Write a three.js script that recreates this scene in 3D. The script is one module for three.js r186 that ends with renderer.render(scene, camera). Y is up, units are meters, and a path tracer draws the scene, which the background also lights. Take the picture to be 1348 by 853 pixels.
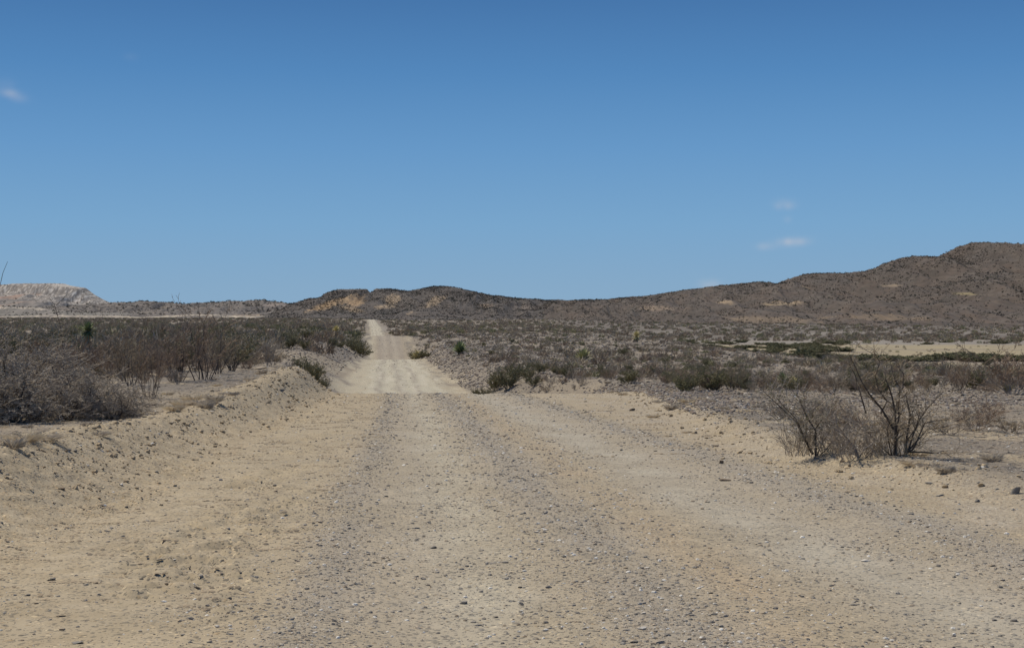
import * as THREE from 'three';
import { mergeGeometries } from 'three/addons/utils/BufferGeometryUtils.js';
import { createNoise2D, createNoise3D } from 'simplex-noise';

// ---------------------------------------------------------------- camera, sky, sun, exposure
const scene = new THREE.Scene();
const EYE = 1.5, FPX = 1872, CX = 674, CY = 426.5;            // metres; focal length and centre in photo pixels (50 mm lens)
const camera = new THREE.PerspectiveCamera(2 * Math.atan(CY / FPX) * 180 / Math.PI, 1348 / 853, 0.1, 20000);
camera.position.set(0, EYE, 0);
camera.lookAt(0, EYE, -100);

const renderer = new THREE.WebGLRenderer({ antialias: true });
renderer.toneMapping = THREE.LinearToneMapping;
renderer.toneMappingExposure = 1.0;
renderer.shadowMap.enabled = true;
renderer.shadowMap.type = THREE.PCFSoftShadowMap;

function rng(seed) { let s = seed >>> 0; return () => { s = (s + 0x6d2b79f5) | 0; let t = Math.imul(s ^ (s >>> 15), 1 | s); t = (t + Math.imul(t ^ (t >>> 7), 61 | t)) ^ t; return ((t ^ (t >>> 14)) >>> 0) / 4294967296; }; }
const noise2 = createNoise2D(rng(11)), noise3 = createNoise3D(rng(12));
const clamp = (v, a = 0, b = 1) => Math.min(b, Math.max(a, v));
const sstep = (a, b, v) => { const t = clamp((v - a) / (b - a)); return t * t * (3 - 2 * t); };
const mix = (a, b, t) => a + (b - a) * t;
const mix3 = (a, b, t) => [mix(a[0], b[0], t), mix(a[1], b[1], t), mix(a[2], b[2], t)];
const gauss = (v, w) => Math.exp(-(v * v) / (w * w));
const s2l = (c) => c.map((v) => { v /= 255; return v <= 0.04045 ? v / 12.92 : Math.pow((v + 0.055) / 1.055, 2.4); });
function fbm(x, y, o = 4) { let a = 0, s = 1, f = 1, n = 0; for (let i = 0; i < o; i++) { a += s * noise2(x * f + i * 17.3, y * f - i * 9.1); n += s; s *= 0.5; f *= 2.03; } return a / n; }
function curve(pts) {                                          // monotone cubic through control points
  const n = pts.length, h = [], dl = [], m = [];
  for (let i = 0; i < n - 1; i++) { h[i] = pts[i + 1][0] - pts[i][0]; dl[i] = (pts[i + 1][1] - pts[i][1]) / h[i]; }
  m[0] = dl[0]; m[n - 1] = dl[n - 2];
  for (let i = 1; i < n - 1; i++) m[i] = dl[i - 1] * dl[i] <= 0 ? 0 : 2 * dl[i - 1] * dl[i] / (dl[i - 1] + dl[i]);
  return (x) => {
    if (x <= pts[0][0]) return pts[0][1] + m[0] * (x - pts[0][0]);
    if (x >= pts[n - 1][0]) return pts[n - 1][1] + m[n - 1] * (x - pts[n - 1][0]);
    let i = 0; while (x > pts[i + 1][0]) i++;
    const t = (x - pts[i][0]) / h[i], t2 = t * t, t3 = t2 * t;
    return (2 * t3 - 3 * t2 + 1) * pts[i][1] + (t3 - 2 * t2 + t) * h[i] * m[i] + (-2 * t3 + 3 * t2) * pts[i + 1][1] + (t3 - t2) * h[i] * m[i + 1];
  };
}
const linear = (pts) => (x) => {
  const n = pts.length; if (x <= pts[0][0]) return pts[0][1]; if (x >= pts[n - 1][0]) return pts[n - 1][1];
  let i = 0; while (x > pts[i + 1][0]) i++;
  return mix(pts[i][1], pts[i + 1][1], (x - pts[i][0]) / (pts[i + 1][0] - pts[i][0]));
};

// clear desert sky: pale at the horizon, deeper blue overhead, five faint wisps of cloud
{
  const W = 2048, Hh = 1024, data = new Float32Array(W * Hh * 4);
  const stops = [[-90, [128, 150, 165]], [-2, [140, 170, 194]], [0, [139, 171, 198]], [1.5, [134, 169, 199]], [4, [121, 165, 203]], [7, [103, 152, 199]], [10, [84, 135, 187]], [13, [70, 117, 170]], [25, [56, 100, 157]], [50, [46, 88, 146]], [90, [40, 80, 138]]].map(([e, c]) => [e, s2l(c)]);
  const clouds = [[15, 124, 20, 6, 0.5, 0.25], [5, 108, 14, 4, 0.2, 0.1], [1034, 269, 15, 4.5, 0.9, 0.0], [1036, 288, 5, 2, 0.3, 0], [1045, 318, 24, 5, 0.75, -0.05], [1012, 323, 18, 3.5, 0.5, -0.12], [935, 375, 17, 5, 0.8, 0], [915, 362, 10, 2, 0.15, 0], [172, 76, 9, 3, 0.12, 0]]
    .map(([px, py, rx, ry, a, k]) => [Math.atan((px - CX) / FPX), Math.atan((CY - py) / Math.hypot(FPX, px - CX)), rx / FPX, ry / FPX, a, k]);
  for (let j = 0; j < Hh; j++) {
    const el = (j + 0.5) / Hh * 180 - 90;
    let i = 0; while (i < stops.length - 2 && el > stops[i + 1][0]) i++;
    const base = mix3(stops[i][1], stops[i + 1][1], clamp((el - stops[i][0]) / (stops[i + 1][0] - stops[i][0])));
    for (let k = 0; k < W; k++) {
      let c = base;
      const lon = ((k + 0.5) / W - 0.5) * 2 * Math.PI;                 // u = 0.5 looks along +x ... three: u = atan2(z, x) / 2pi + 0.5
      const az = Math.atan2(Math.cos(lon), -Math.sin(lon)), e = el * Math.PI / 180;
      if (Math.abs(az) < 0.5 && el > 0 && el < 14) for (const [ca, ce, rx, ry, a, sk] of clouds) {
        const dx = (az - ca) / rx, dy = (e - ce + sk * (az - ca)) / ry;
        if (dx * dx + dy * dy > 4) continue;
        const n = 0.55 + 0.6 * fbm(az * 260 + 3, e * 620 + 5, 4);
        const m = clamp(Math.exp(-1.9 * (dx * dx + dy * dy)) * (n - 0.12) * 1.6 * a);
        c = mix3(c, [0.52, 0.54, 0.60], m);
      }
      const o = (j * W + k) * 4; data[o] = c[0]; data[o + 1] = c[1]; data[o + 2] = c[2]; data[o + 3] = 1;
    }
  }
  const t = new THREE.DataTexture(data, W, Hh, THREE.RGBAFormat, THREE.FloatType);
  t.mapping = THREE.EquirectangularReflectionMapping; t.magFilter = THREE.LinearFilter; t.minFilter = THREE.LinearFilter; t.needsUpdate = true;
  scene.background = t; scene.environment = t;
}
const sun = new THREE.DirectionalLight(new THREE.Color(1.0, 0.935, 0.80), 4.55);
sun.position.set(-0.42, 0.80, -0.40).multiplyScalar(300);
sun.castShadow = true; sun.shadow.radius = 1; sun.shadow.mapSize.set(4096, 4096);
Object.assign(sun.shadow.camera, { left: -120, right: 120, top: 120, bottom: -120, near: 1, far: 900 });
scene.add(sun, sun.target);

// ---------------------------------------------------------------- the lie of the land (d = metres ahead of the camera = -z)
const roadX = curve([[-60, 6.0], [0, 1.4], [65, -3.6], [100, -7.6], [225, -18.9], [306, -26.8], [670, -64], [1500, -151], [3200, -330]]);
const roadY = curve([[-60, 1.2], [0, 0], [14, -0.37], [40, -1.03], [58, -1.48], [66, -1.74], [74, -2.35], [82, -3.15], [90, -3.5], [100, -3.42], [140, -3.3], [190, -3.55], [222, -4.02], [230, -4.7], [240, -5.1], [262, -3.9], [290, -1.7], [306, -1.06], [326, -1.75], [420, -4.6], [560, -4.4], [620, -3.6], [745, 0.45], [775, -0.2], [850, 1.0], [1200, 5.3], [1260, 5.0], [1500, 5.5], [1900, 12], [3200, 20]]);
const plainL = curve([[-60, 1.4], [0, 0.25], [15, -0.02], [30, -0.5], [60, -0.55], [75, -0.75], [120, -1.3], [250, -0.7], [400, -0.2], [700, 1], [1200, 5], [1800, 9], [2500, 12], [3200, 15]]);
const plainR = curve([[-60, 1.4], [0, 0.1], [20, -0.36], [40, -0.9], [65, -1.5], [100, -1.9], [200, -2.05], [300, -1.6], [500, -1.3], [800, 0], [1200, 3], [1800, 9], [3200, 14]]);
const edgeL = linear([[-60, 5], [75, 5], [100, 4.4], [225, 4.0], [330, 3.6], [600, 2.7], [1200, 2.2], [3200, 2]]);
const edgeR = curve([[-60, 5.4], [0, 5.2], [15, 5.0], [21, 4.45], [28, 4.9], [36, 5.8], [55, 8], [66, 9.2], [76, 8], [90, 5], [100, 4.3], [225, 4.0], [330, 3.6], [600, 2.7], [1200, 2.2], [3200, 2]]);
const bankL = linear([[-60, 1.1], [60, 1.3], [80, 3], [120, 6], [225, 6], [400, 12], [3200, 30]]);
const bankR = linear([[-60, 1.0], [60, 1.6], [80, 4], [110, 5.5], [200, 3.6], [400, 12], [3200, 30]]);

function ground(x, d) {
  const u = x - roadX(d), yr = roadY(d), el = edgeL(d), er = edgeR(d);
  let y;
  if (u < 0) {
    const t = sstep(el - 0.7, el + bankL(d), -u);
    y = mix(yr, plainL(d) + 0.10 * fbm(x * 0.08, d * 0.08, 3) * sstep(8, 14, -u) + sstep(100, 500, -u) * 0.6 * fbm(x * 0.008, d * 0.006, 3), t);
    if (d < 84) y += (0.20 + 0.10 * fbm(1.7, d * 0.35, 3)) * gauss(-u - el - 1.05, 0.75) * (1 - sstep(70, 84, d));
  } else {
    const w = sstep(26, 50, x) * sstep(72, 200, d) * (1 - sstep(480, 950, d));
    let pr = mix(plainR(d), -4.5, w);
    pr += 0.13 * fbm(x * 0.09 + 40, d * 0.09, 3) * sstep(er + 2, er + 8, u) * (1 - w * 0.8) + (d > 90 ? 0.35 * fbm(x * 0.03 + 9, d * 0.02, 3) * sstep(10, 25, u) * (1 - w) : 0);
    const t = sstep(er - 0.5, er + bankR(d), u);
    y = mix(yr, pr, t);
    if (d > 14 && d < 84) y += (0.10 + 0.07 * fbm(4.2, d * 0.45, 3)) * gauss(u - er - 0.45, 0.55) * sstep(14, 18, d) * (1 - sstep(74, 84, d));
  }
  // wheel ruts
  const on = 1 - sstep(3.6, 4.8, Math.abs(u));
  y -= on * (0.022 * gauss(u + 1.15, 0.45) + 0.026 * gauss(u - 1.9, 0.6)) * (d < 330 ? 1 : 0);
  y += on * 0.018 * (gauss(u + 2.0, 0.3) + gauss(u - 0.1, 0.45) + gauss(u - 3.2, 0.5)) * (d < 120 ? 1 : 0);
  if (d > 48 && d < 84) y += 0.05 * fbm(u * 1.3, d * 0.25, 3) * sstep(48, 60, d) * (1 - sstep(74, 84, d));
  return y;
}
function relief(x, d) {                                          // small bumps that the mesh carries
  const u = x - roadX(d); let r = 0;
  if (d < 130) {
    r += 0.012 * fbm(x * 1.1, d * 1.1, 3) * (1 - sstep(60, 130, d));
    const bermL = gauss(-u - edgeL(d) - 0.5, 1.15), er = edgeR(d), bermR = gauss(u - er - 0.3, 0.8) * sstep(14, 18, d);
    const lump = Math.max(bermL, bermR * 0.8);
    if (lump > 0.02) r += lump * (0.042 * fbm(x * 2.6 + 7, d * 2.2, 4) + 0.022 * Math.abs(noise2(x * 7, d * 6)));
    // broken crust on the sandy side
    const patch = sstep(-0.05, 0.35, fbm(x * 0.55 + 3, d * 0.16 + 1, 2));
    const crust = sstep(2.0, 2.9, -u) * (1 - sstep(5.2, 5.8, -u)) * patch * (1 - sstep(55, 75, d));
    if (crust > 0.01) { const n = fbm(x * 2.1, d * 2.6, 3); r += crust * (0.026 * sstep(0.0, 0.06, n) + 0.020 * sstep(0.26, 0.31, n) - 0.02); }
    const crustR = sstep(er - 3.6, er - 2.4, u) * (1 - sstep(er - 0.2, er + 0.4, u)) * sstep(0.1, 0.4, fbm(x * 0.6 + 13, d * 0.2, 2)) * sstep(18, 24, d) * (1 - sstep(55, 75, d));
    if (crustR > 0.01) { const n = fbm(x * 2.3 + 5, d * 2.0, 3); r += crustR * (0.014 * sstep(0.02, 0.12, n) - 0.005); }
    const off = sstep(edgeL(d) + 1.2, edgeL(d) + 3, -u) + sstep(er + 0.6, er + 2, u);
    if (off > 0) r += off * 0.035 * fbm(x * 1.7 + 3, d * 1.4, 3);
  }
  if (d > 84 && d < 330 && Math.abs(u) < 6) { const w = u + 0.45 * fbm(7.1, d * 0.035, 2); r += 0.05 * fbm(x * 0.8, d * 0.35, 3) * sstep(1.5, 3.5, Math.abs(u)) - 0.05 * (gauss(w + 0.9, 0.4) + gauss(w - 0.7, 0.4)) + 0.015 * fbm(x * 2, d * 0.3, 2); }
  if (d >= 130 && Math.abs(u) > 4) r += 0.10 * fbm(x * 0.35, d * 0.3, 3) * sstep(4, 9, Math.abs(u)) * (1 - sstep(400, 900, d));
  return r;
}
const height = (x, d) => ground(x, d) + relief(x, d);

// colours of the ground (linear albedo)
const SAND = [0.372, 0.298, 0.194], SANDY = [0.372, 0.289, 0.177], GREY = [0.342, 0.29, 0.218], PALE = [0.46, 0.41, 0.30], SOIL = [0.22, 0.177, 0.13], STONY = [0.215, 0.176, 0.135], LITTER = [0.175, 0.147, 0.115], DARKSOIL = [0.125, 0.10, 0.076], FIELD = [0.35, 0.285, 0.165], GRAVELFLAT = [0.245, 0.212, 0.172];
function groundColour(x, d) {
  const u = x - roadX(d), au = Math.abs(u), n1 = fbm(x * 0.5, d * 0.35, 3), n2 = fbm(x * 0.09 + 50, d * 0.05, 3), n3 = fbm(x * 2.2 + 9, d * 1.6, 3);
  const el = edgeL(d), er = edgeR(d);
  // roadway
  const s = u + 0.12 * fbm(2.2, d * 0.09, 2);
  let road = mix3(SAND, SANDY, clamp(0.5 + 0.9 * n1));
  const grey = clamp(0.6 * gauss(s + 1.2, 0.8) + 0.9 * gauss(s - 1.95, 0.85) + 0.45 * gauss(s - 0.2, 0.6) + 0.5 * gauss(s - 3.2, 0.5) + 0.35 * n1 - 0.05);
  road = mix3(road, GREY, grey);
  const st = clamp((0.9 * gauss(s + 2.0, 0.26) + 0.95 * gauss(s - 0.05, 0.34) + 0.8 * gauss(s - 3.25, 0.5)) * (0.75 + 0.7 * n1 + 0.4 * n3));
  road = mix3(road, [0.265, 0.228, 0.18], 0.62 * st);
  road = mix3(road, PALE, 0.55 * clamp(gauss(s + 0.9, 0.4) + gauss(s - 1.8, 0.5) * 0.6) * (0.6 + 0.5 * n1));
  road = mix3(road, [0.36, 0.27, 0.165], 0.75 * gauss(s - 0.8, 0.3) * clamp(0.6 + n1));
  const far = sstep(84, 100, d);
  if (far > 0) {
    const mw = s + 0.45 * fbm(7.1, d * 0.035, 2) + 0.05 * n3, sp = fbm(u * 1.0 + 17, d * 0.045, 3);
    let rf = mix3(PALE, SAND, clamp(0.05 + 0.6 * n1 + 0.45 * sstep(2.2, 3.6, au)));
    rf = mix3(rf, [0.30, 0.25, 0.19], 0.85 * clamp(gauss(mw + 1.7, 0.28) + 0.8 * gauss(mw + 0.1, 0.4) + gauss(mw - 1.3, 0.22)) * sstep(-0.8, 0.1, 0.4 * n1 + sp));
    rf = mix3(rf, [0.33, 0.265, 0.175], 0.6 * sstep(0.15, 0.5, sp) * sstep(1.6, 3.0, au)); rf = mix3(rf, [0.52, 0.46, 0.35], 0.6 * sstep(0.1, 0.5, -sp));
    let r3 = mix3([0.30, 0.245, 0.18], [0.37, 0.31, 0.23], clamp(gauss(s + 1.0, 0.6) + gauss(s - 1.0, 0.6)) * 0.7); r3 = mix3(r3, SAND, 0.5 * sstep(2.0, 3.0, au));
    rf = mix3(rf, r3, sstep(222, 238, d) * (1 - sstep(318, 330, d)));
    road = mix3(road, rf, far);
  }
  // beside the road
  let side;
  if (u < 0) {
    side = mix3(SOIL, LITTER, clamp(0.5 + n2));
    side = mix3(side, SAND, 0.55 * sstep(0.15, 0.5, fbm(x * 0.28 + 7, d * 0.2, 3)) * (1 - sstep(90, 200, d)));
    side = mix3(side, STONY, sstep(70, 85, d) * (1 - sstep(180, 240, d)) * 0.7);
    side = mix3(side, DARKSOIL, sstep(12, 24, -u) * clamp(0.45 + 0.8 * n2));
    side = mix3(side, mix3(SOIL, SAND, 0.5), 0.8 * sstep(-0.08, -0.3, fbm(x * 0.05 + 31, d * 0.028, 2)));
  } else {
    side = mix3(mix3(STONY, SAND, 0.28), LITTER, clamp(0.35 + n2 + 0.5 * n3));
    side = mix3(side, SAND, 0.75 * sstep(0.0, 0.45, fbm(x * 0.22 + 21, d * 0.13, 3)) * (1 - sstep(60, 110, d)) * (1 - 0.75 * sstep(9, 14, u)));
    side = mix3(side, DARKSOIL, sstep(20, 40, u) * clamp(0.25 + 1.0 * n2));
    const w = sstep(30, 48, x) * sstep(110, 190, d);
    let val = mix3(SOIL, FIELD, sstep(-0.25, 0.2, fbm(x * 0.012 + 3, d * 0.03, 2) - 0.1 + 0.5 * sstep(225, 250, d)));
    val = mix3(val, SOIL, 0.75 * sstep(0.1, 0.4, fbm(x * 0.02 + 8, d * 0.11, 3)));
    val = mix3(val, GRAVELFLAT, sstep(380, 430, d + 25 * fbm(x * 0.03, 2.2, 2)));
    val = mix3(val, DARKSOIL, sstep(480, 620, d) * 0.8);
    side = mix3(side, val, w);
    side = mix3(side, GRAVELFLAT, gauss(d - 690 - 30 * fbm(x * 0.01, 1, 2), 26) * 0.8);
  }
  const blendR = u < 0 ? sstep(el + (d > 84 ? -0.6 : 0.9), el + (d > 84 ? 1.6 : 2.4), -u + 0.5 * n1 + (d > 84 ? 2.2 * fbm(u * 0.5 + 3, d * 0.07, 3) + 0.5 * n3 : 0)) : sstep(er - (d > 84 ? 0.9 : 0.1), er + 1.3, u + 0.5 * n1 + (d > 84 ? 2.2 * fbm(u * 0.5 + 3, d * 0.07, 3) + 0.5 * n3 : 0));
  // bank sand
  let bank = mix3(SANDY, SAND, clamp(0.5 + n3)); if (u > 0) bank = mix3(bank, GREY, clamp(0.4 + 0.5 * n1));
  if (d > 84) bank = u < 0 ? mix3(PALE, SAND, 0.5 + 0.5 * n3) : mix3(SAND, PALE, 0.3 + 0.4 * n3);
  const toBank = u < 0 ? sstep(2.2, 3.6, -u + 0.4 * n1) : sstep(er > 4.6 ? 3.6 : 3.4, er > 4.6 ? 4.4 : 4.6, u + 0.4 * n1);
  let c = mix3(road, bank, toBank);
  c = mix3(c, side, blendR);
  const v = 1 + 0.10 * n1 + 0.12 * n3;
  return [c[0] * v, c[1] * v, c[2] * v];
}

// pixel of the photograph -> the point of the ground that it shows
function at(px, py, dmin = 6, dmax = 1500) {
  const sx = (px - CX) / FPX, sy = (CY - py) / FPX; let p = dmin;
  for (let d = dmin; d < dmax; d *= 1.004) {
    if (height(sx * d, d) > EYE + sy * d) { let a = p, b = d; for (let i = 0; i < 20; i++) { const m = (a + b) / 2; if (height(sx * m, m) > EYE + sy * m) b = m; else a = m; } return [sx * b, b]; }
    p = d;
  }
  return [sx * dmax, dmax];
}
const onGround = (px, d) => [(px - CX) / FPX * d, d];

// ---------------------------------------------------------------- materials
function grainTexture(size, seed, kind) {                        // fine grit: colour multiplier and relief, tiling
  const r = rng(seed), col = new Float32Array(size * size * 3), hgt = new Float32Array(size * size);
  for (let i = 0; i < size * size; i++) { const g = 0.90 + 0.16 * (r() - 0.5); col[i * 3] = g; col[i * 3 + 1] = g; col[i * 3 + 2] = g; hgt[i] = 0.35 + 0.12 * r(); }
  const dots = kind === 'grit' ? size * size / 42 : size * size / 26;
  const tones = kind === 'grit' ? [[0.46, 0.48, 0.53], [0.60, 0.61, 0.64], [1.28, 1.24, 1.18], [0.76, 0.69, 0.60], [0.36, 0.36, 0.39]] : [[0.62, 0.6, 0.6], [1.28, 1.22, 1.15], [0.8, 0.72, 0.62], [0.5, 0.5, 0.52], [1.05, 0.98, 0.9]];
  for (let k = 0; k < dots; k++) {
    const x0 = r() * size, y0 = r() * size, ra = 0.8 + 3.8 * Math.pow(r(), 3), rb = ra * (0.55 + 0.45 * r()), an = r() * Math.PI, t = tones[Math.floor(r() * r() * tones.length * 1.3) % tones.length], hh = 0.55 + 0.4 * r(), br = 0.85 + 0.3 * r();
    const ca = Math.cos(an), sa = Math.sin(an), R = Math.ceil(ra);
    for (let j = -R; j <= R; j++) for (let i = -R; i <= R; i++) {
      const X = i * ca + j * sa, Y = -i * sa + j * ca, q = (X / ra) ** 2 + (Y / rb) ** 2; if (q > 1) continue;
      const o = ((Math.floor(y0 + j) + size) % size) * size + ((Math.floor(x0 + i) + size) % size);
      col[o * 3] = t[0] * br; col[o * 3 + 1] = t[1] * br; col[o * 3 + 2] = t[2] * br; hgt[o] = Math.max(hgt[o], hh * (1 - 0.5 * q));
    }
  }
  const c8 = new Uint8Array(size * size * 4), h8 = new Uint8Array(size * size * 4);
  for (let i = 0; i < size * size; i++) {
    for (let c = 0; c < 3; c++) { const v = clamp(col[i * 3 + c] / 1.3); c8[i * 4 + c] = 255 * (v <= 0.0031308 ? 12.92 * v : 1.055 * Math.pow(v, 1 / 2.4) - 0.055); h8[i * 4 + c] = 255 * clamp(hgt[i]); }
    c8[i * 4 + 3] = h8[i * 4 + 3] = 255;
  }
  const make = (d8, srgb) => { const t = new THREE.DataTexture(d8, size, size); t.wrapS = t.wrapT = THREE.RepeatWrapping; t.magFilter = THREE.LinearFilter; t.minFilter = THREE.LinearMipmapLinearFilter; t.generateMipmaps = true; if (srgb) t.colorSpace = THREE.SRGBColorSpace; t.needsUpdate = true; return t; };
  return [make(c8, true), make(h8, false)];
}
const std = (o) => new THREE.MeshStandardMaterial({ roughness: 1, metalness: 0, ...o });
const [gritC, gritH] = grainTexture(2048, 5, 'grit'), [stoC, stoH] = grainTexture(2048, 6, 'stony');
const lift = new THREE.Color(1.3, 1.3, 1.3);
const M = {
  road: std({ color: lift, vertexColors: true, map: gritC, bumpMap: gritH, bumpScale: 0.013 }),
  ground: std({ color: lift, vertexColors: true, map: stoC, bumpMap: stoH, bumpScale: 0.018 }),
  hill: std({ vertexColors: true }),
  barkGrey: std({ color: new THREE.Color(0.24, 0.212, 0.19), side: THREE.DoubleSide }),
  barkDark: std({ color: new THREE.Color(0.085, 0.068, 0.056), side: THREE.DoubleSide }),
  twigGrey: std({ color: new THREE.Color(0.345, 0.288, 0.222), side: THREE.DoubleSide }),
  twigBrown: std({ color: new THREE.Color(0.295, 0.23, 0.15), side: THREE.DoubleSide }),
  twigRed: std({ color: new THREE.Color(0.27, 0.195, 0.135), side: THREE.DoubleSide }),
  leafOlive: std({ color: new THREE.Color(0.19, 0.175, 0.08), side: THREE.DoubleSide }),
  leafGreen: std({ color: new THREE.Color(0.20, 0.188, 0.10), side: THREE.DoubleSide }),
  leafPale: std({ color: new THREE.Color(0.33, 0.32, 0.165), side: THREE.DoubleSide }),
  straw: new THREE.MeshPhysicalMaterial({ color: new THREE.Color(0.52, 0.43, 0.30), roughness: 1, transmission: 0.4, thickness: 0, side: THREE.DoubleSide }),
  strawGrey: new THREE.MeshPhysicalMaterial({ color: new THREE.Color(0.44, 0.375, 0.29), roughness: 1, transmission: 0.4, thickness: 0, side: THREE.DoubleSide }),
  yuccaGreen: std({ color: new THREE.Color(0.20, 0.235, 0.115), side: THREE.DoubleSide }),
  yuccaYellow: std({ color: new THREE.Color(0.52, 0.45, 0.22), side: THREE.DoubleSide }),
  deadLeaf: std({ color: new THREE.Color(0.33, 0.245, 0.155), side: THREE.DoubleSide }),
  scrub: std({ color: 0xffffff, side: THREE.DoubleSide }),
};

// ---------------------------------------------------------------- helpers for things
const counts = {};
const numbered = (n) => { const k = counts[n] = (counts[n] ?? -1) + 1; return k ? n + '_' + String(k).padStart(3, '0') : n; };
function dress(o) { o.traverse((m) => { if (m.isMesh) { m.castShadow = true; m.receiveShadow = true; } }); return o; }
function tag(o, label, category, group, kind) { o.userData = {}; if (label) o.userData.label = label; if (category) o.userData.category = category; if (group) o.userData.group = group; if (kind) o.userData.kind = kind; return o; }
function structure(name, geo, mat, label) { const m = new THREE.Mesh(geo, mat); m.name = name; m.userData = { kind: 'structure', label, category: name.split('_').pop() }; scene.add(dress(m)); return m; }

// ---------------------------------------------------------------- ground and road sheets
function gridGeo(us, ds, seamFirst, seamLast, tile) {
  const nu = us.length, nd = ds.length, pos = new Float32Array(nu * nd * 3), col = new Float32Array(nu * nd * 3), uv = new Float32Array(nu * nd * 2), idx = [];
  for (let j = 0; j < nd; j++) {
    const d = ds[j], xc = roadX(d), seam = j === 0 ? seamFirst : j === nd - 1 ? seamLast : null;
    for (let i = 0; i < nu; i++) {
      const x = xc + us[i]; let y;
      if (seam) { let a = 0; while (a < seam.length - 2 && us[i] > seam[a + 1] + 1e-9) a++; const t = (us[i] - seam[a]) / (seam[a + 1] - seam[a]); y = mix(height(xc + seam[a], d), height(xc + seam[a + 1], d), t); } else y = height(x, d);
      const o = j * nu + i, c = groundColour(x, d);
      pos.set([x, y, -d], o * 3); col.set(c, o * 3); uv.set([x / tile, d / tile], o * 2);
      if (i < nu - 1 && j < nd - 1) idx.push(o, o + 1, o + nu, o + 1, o + nu + 1, o + nu);
    }
  }
  const g = new THREE.BufferGeometry();
  g.setAttribute('position', new THREE.BufferAttribute(pos, 3)); g.setAttribute('color', new THREE.BufferAttribute(col, 3)); g.setAttribute('uv', new THREE.BufferAttribute(uv, 2));
  g.setIndex(idx); g.computeVertexNormals(); return g;
}
const WL = -4.2, WR = 3.8;                                       // edges of the roadway in metres from its middle
const range = (a, b, n) => Array.from({ length: n + 1 }, (_, i) => a + (b - a) * i / n);
function outward(from, to, step, grow) { const r = [from]; let v = from, s = step; const dir = Math.sign(to - from); while (Math.abs(to - v) > s * 1.5) { v += s * dir; r.push(v); s *= grow; } r.push(to); return r; }
const rows = (a, b, k) => { const n = Math.ceil(Math.log(b / a) / k); return Array.from({ length: n + 1 }, (_, i) => a * Math.pow(b / a, i / n)); };
{
  const far = 1500;
  const sets = {                                                 // columns: [left ground, road, right ground]
    near: [[...outward(WL - 2.6, -far, 0.08, 1.12).reverse(), ...range(WL - 2.6, WL, 80).slice(1)], range(WL, WR, 320), [...range(WR, WR + 2.6, 80), ...outward(WR + 2.6, far, 0.08, 1.12).slice(1)]],
    mid: [[...outward(WL - 3.6, -far, 0.09, 1.055).reverse(), ...range(WL - 3.6, WL, 60).slice(1)], range(WL, WR, 100), [...range(WR, WR + 6, 90), ...outward(WR + 6, far, 0.1, 1.055).slice(1)]],
    far: [[...outward(WL, -far, 0.3, 1.035).reverse()], range(WL, WR, 28), outward(WR, far, 0.3, 1.035)],
    back: [[...outward(WL, -far, 0.8, 1.15).reverse()], range(WL, WR, 10), outward(WR, far, 0.8, 1.15)],
  };
  const patches = [['back', range(-60, 5, 26), null, null], ['near', rows(5, 17, 0.0052), 'back', 'mid'], ['mid', rows(17, 84, 0.0052), null, 'far'], ['far', rows(84, 3200, 0.0085), null, null]];
  const part = (k, tile) => mergeGeometries(patches.map(([s, ds, a, b]) => gridGeo(sets[s][k], ds, a && sets[a][k], b && sets[b][k], tile)));
  structure('dirt_road', part(1, 8.7), M.road, 'unpaved dirt and gravel road dipping away towards the hills');
  structure('ground', mergeGeometries([part(0, 9.3), part(2, 9.3)]), M.ground, 'dry sandy and stony desert plain on both sides of the road');
}
console.log('ground done');

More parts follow.
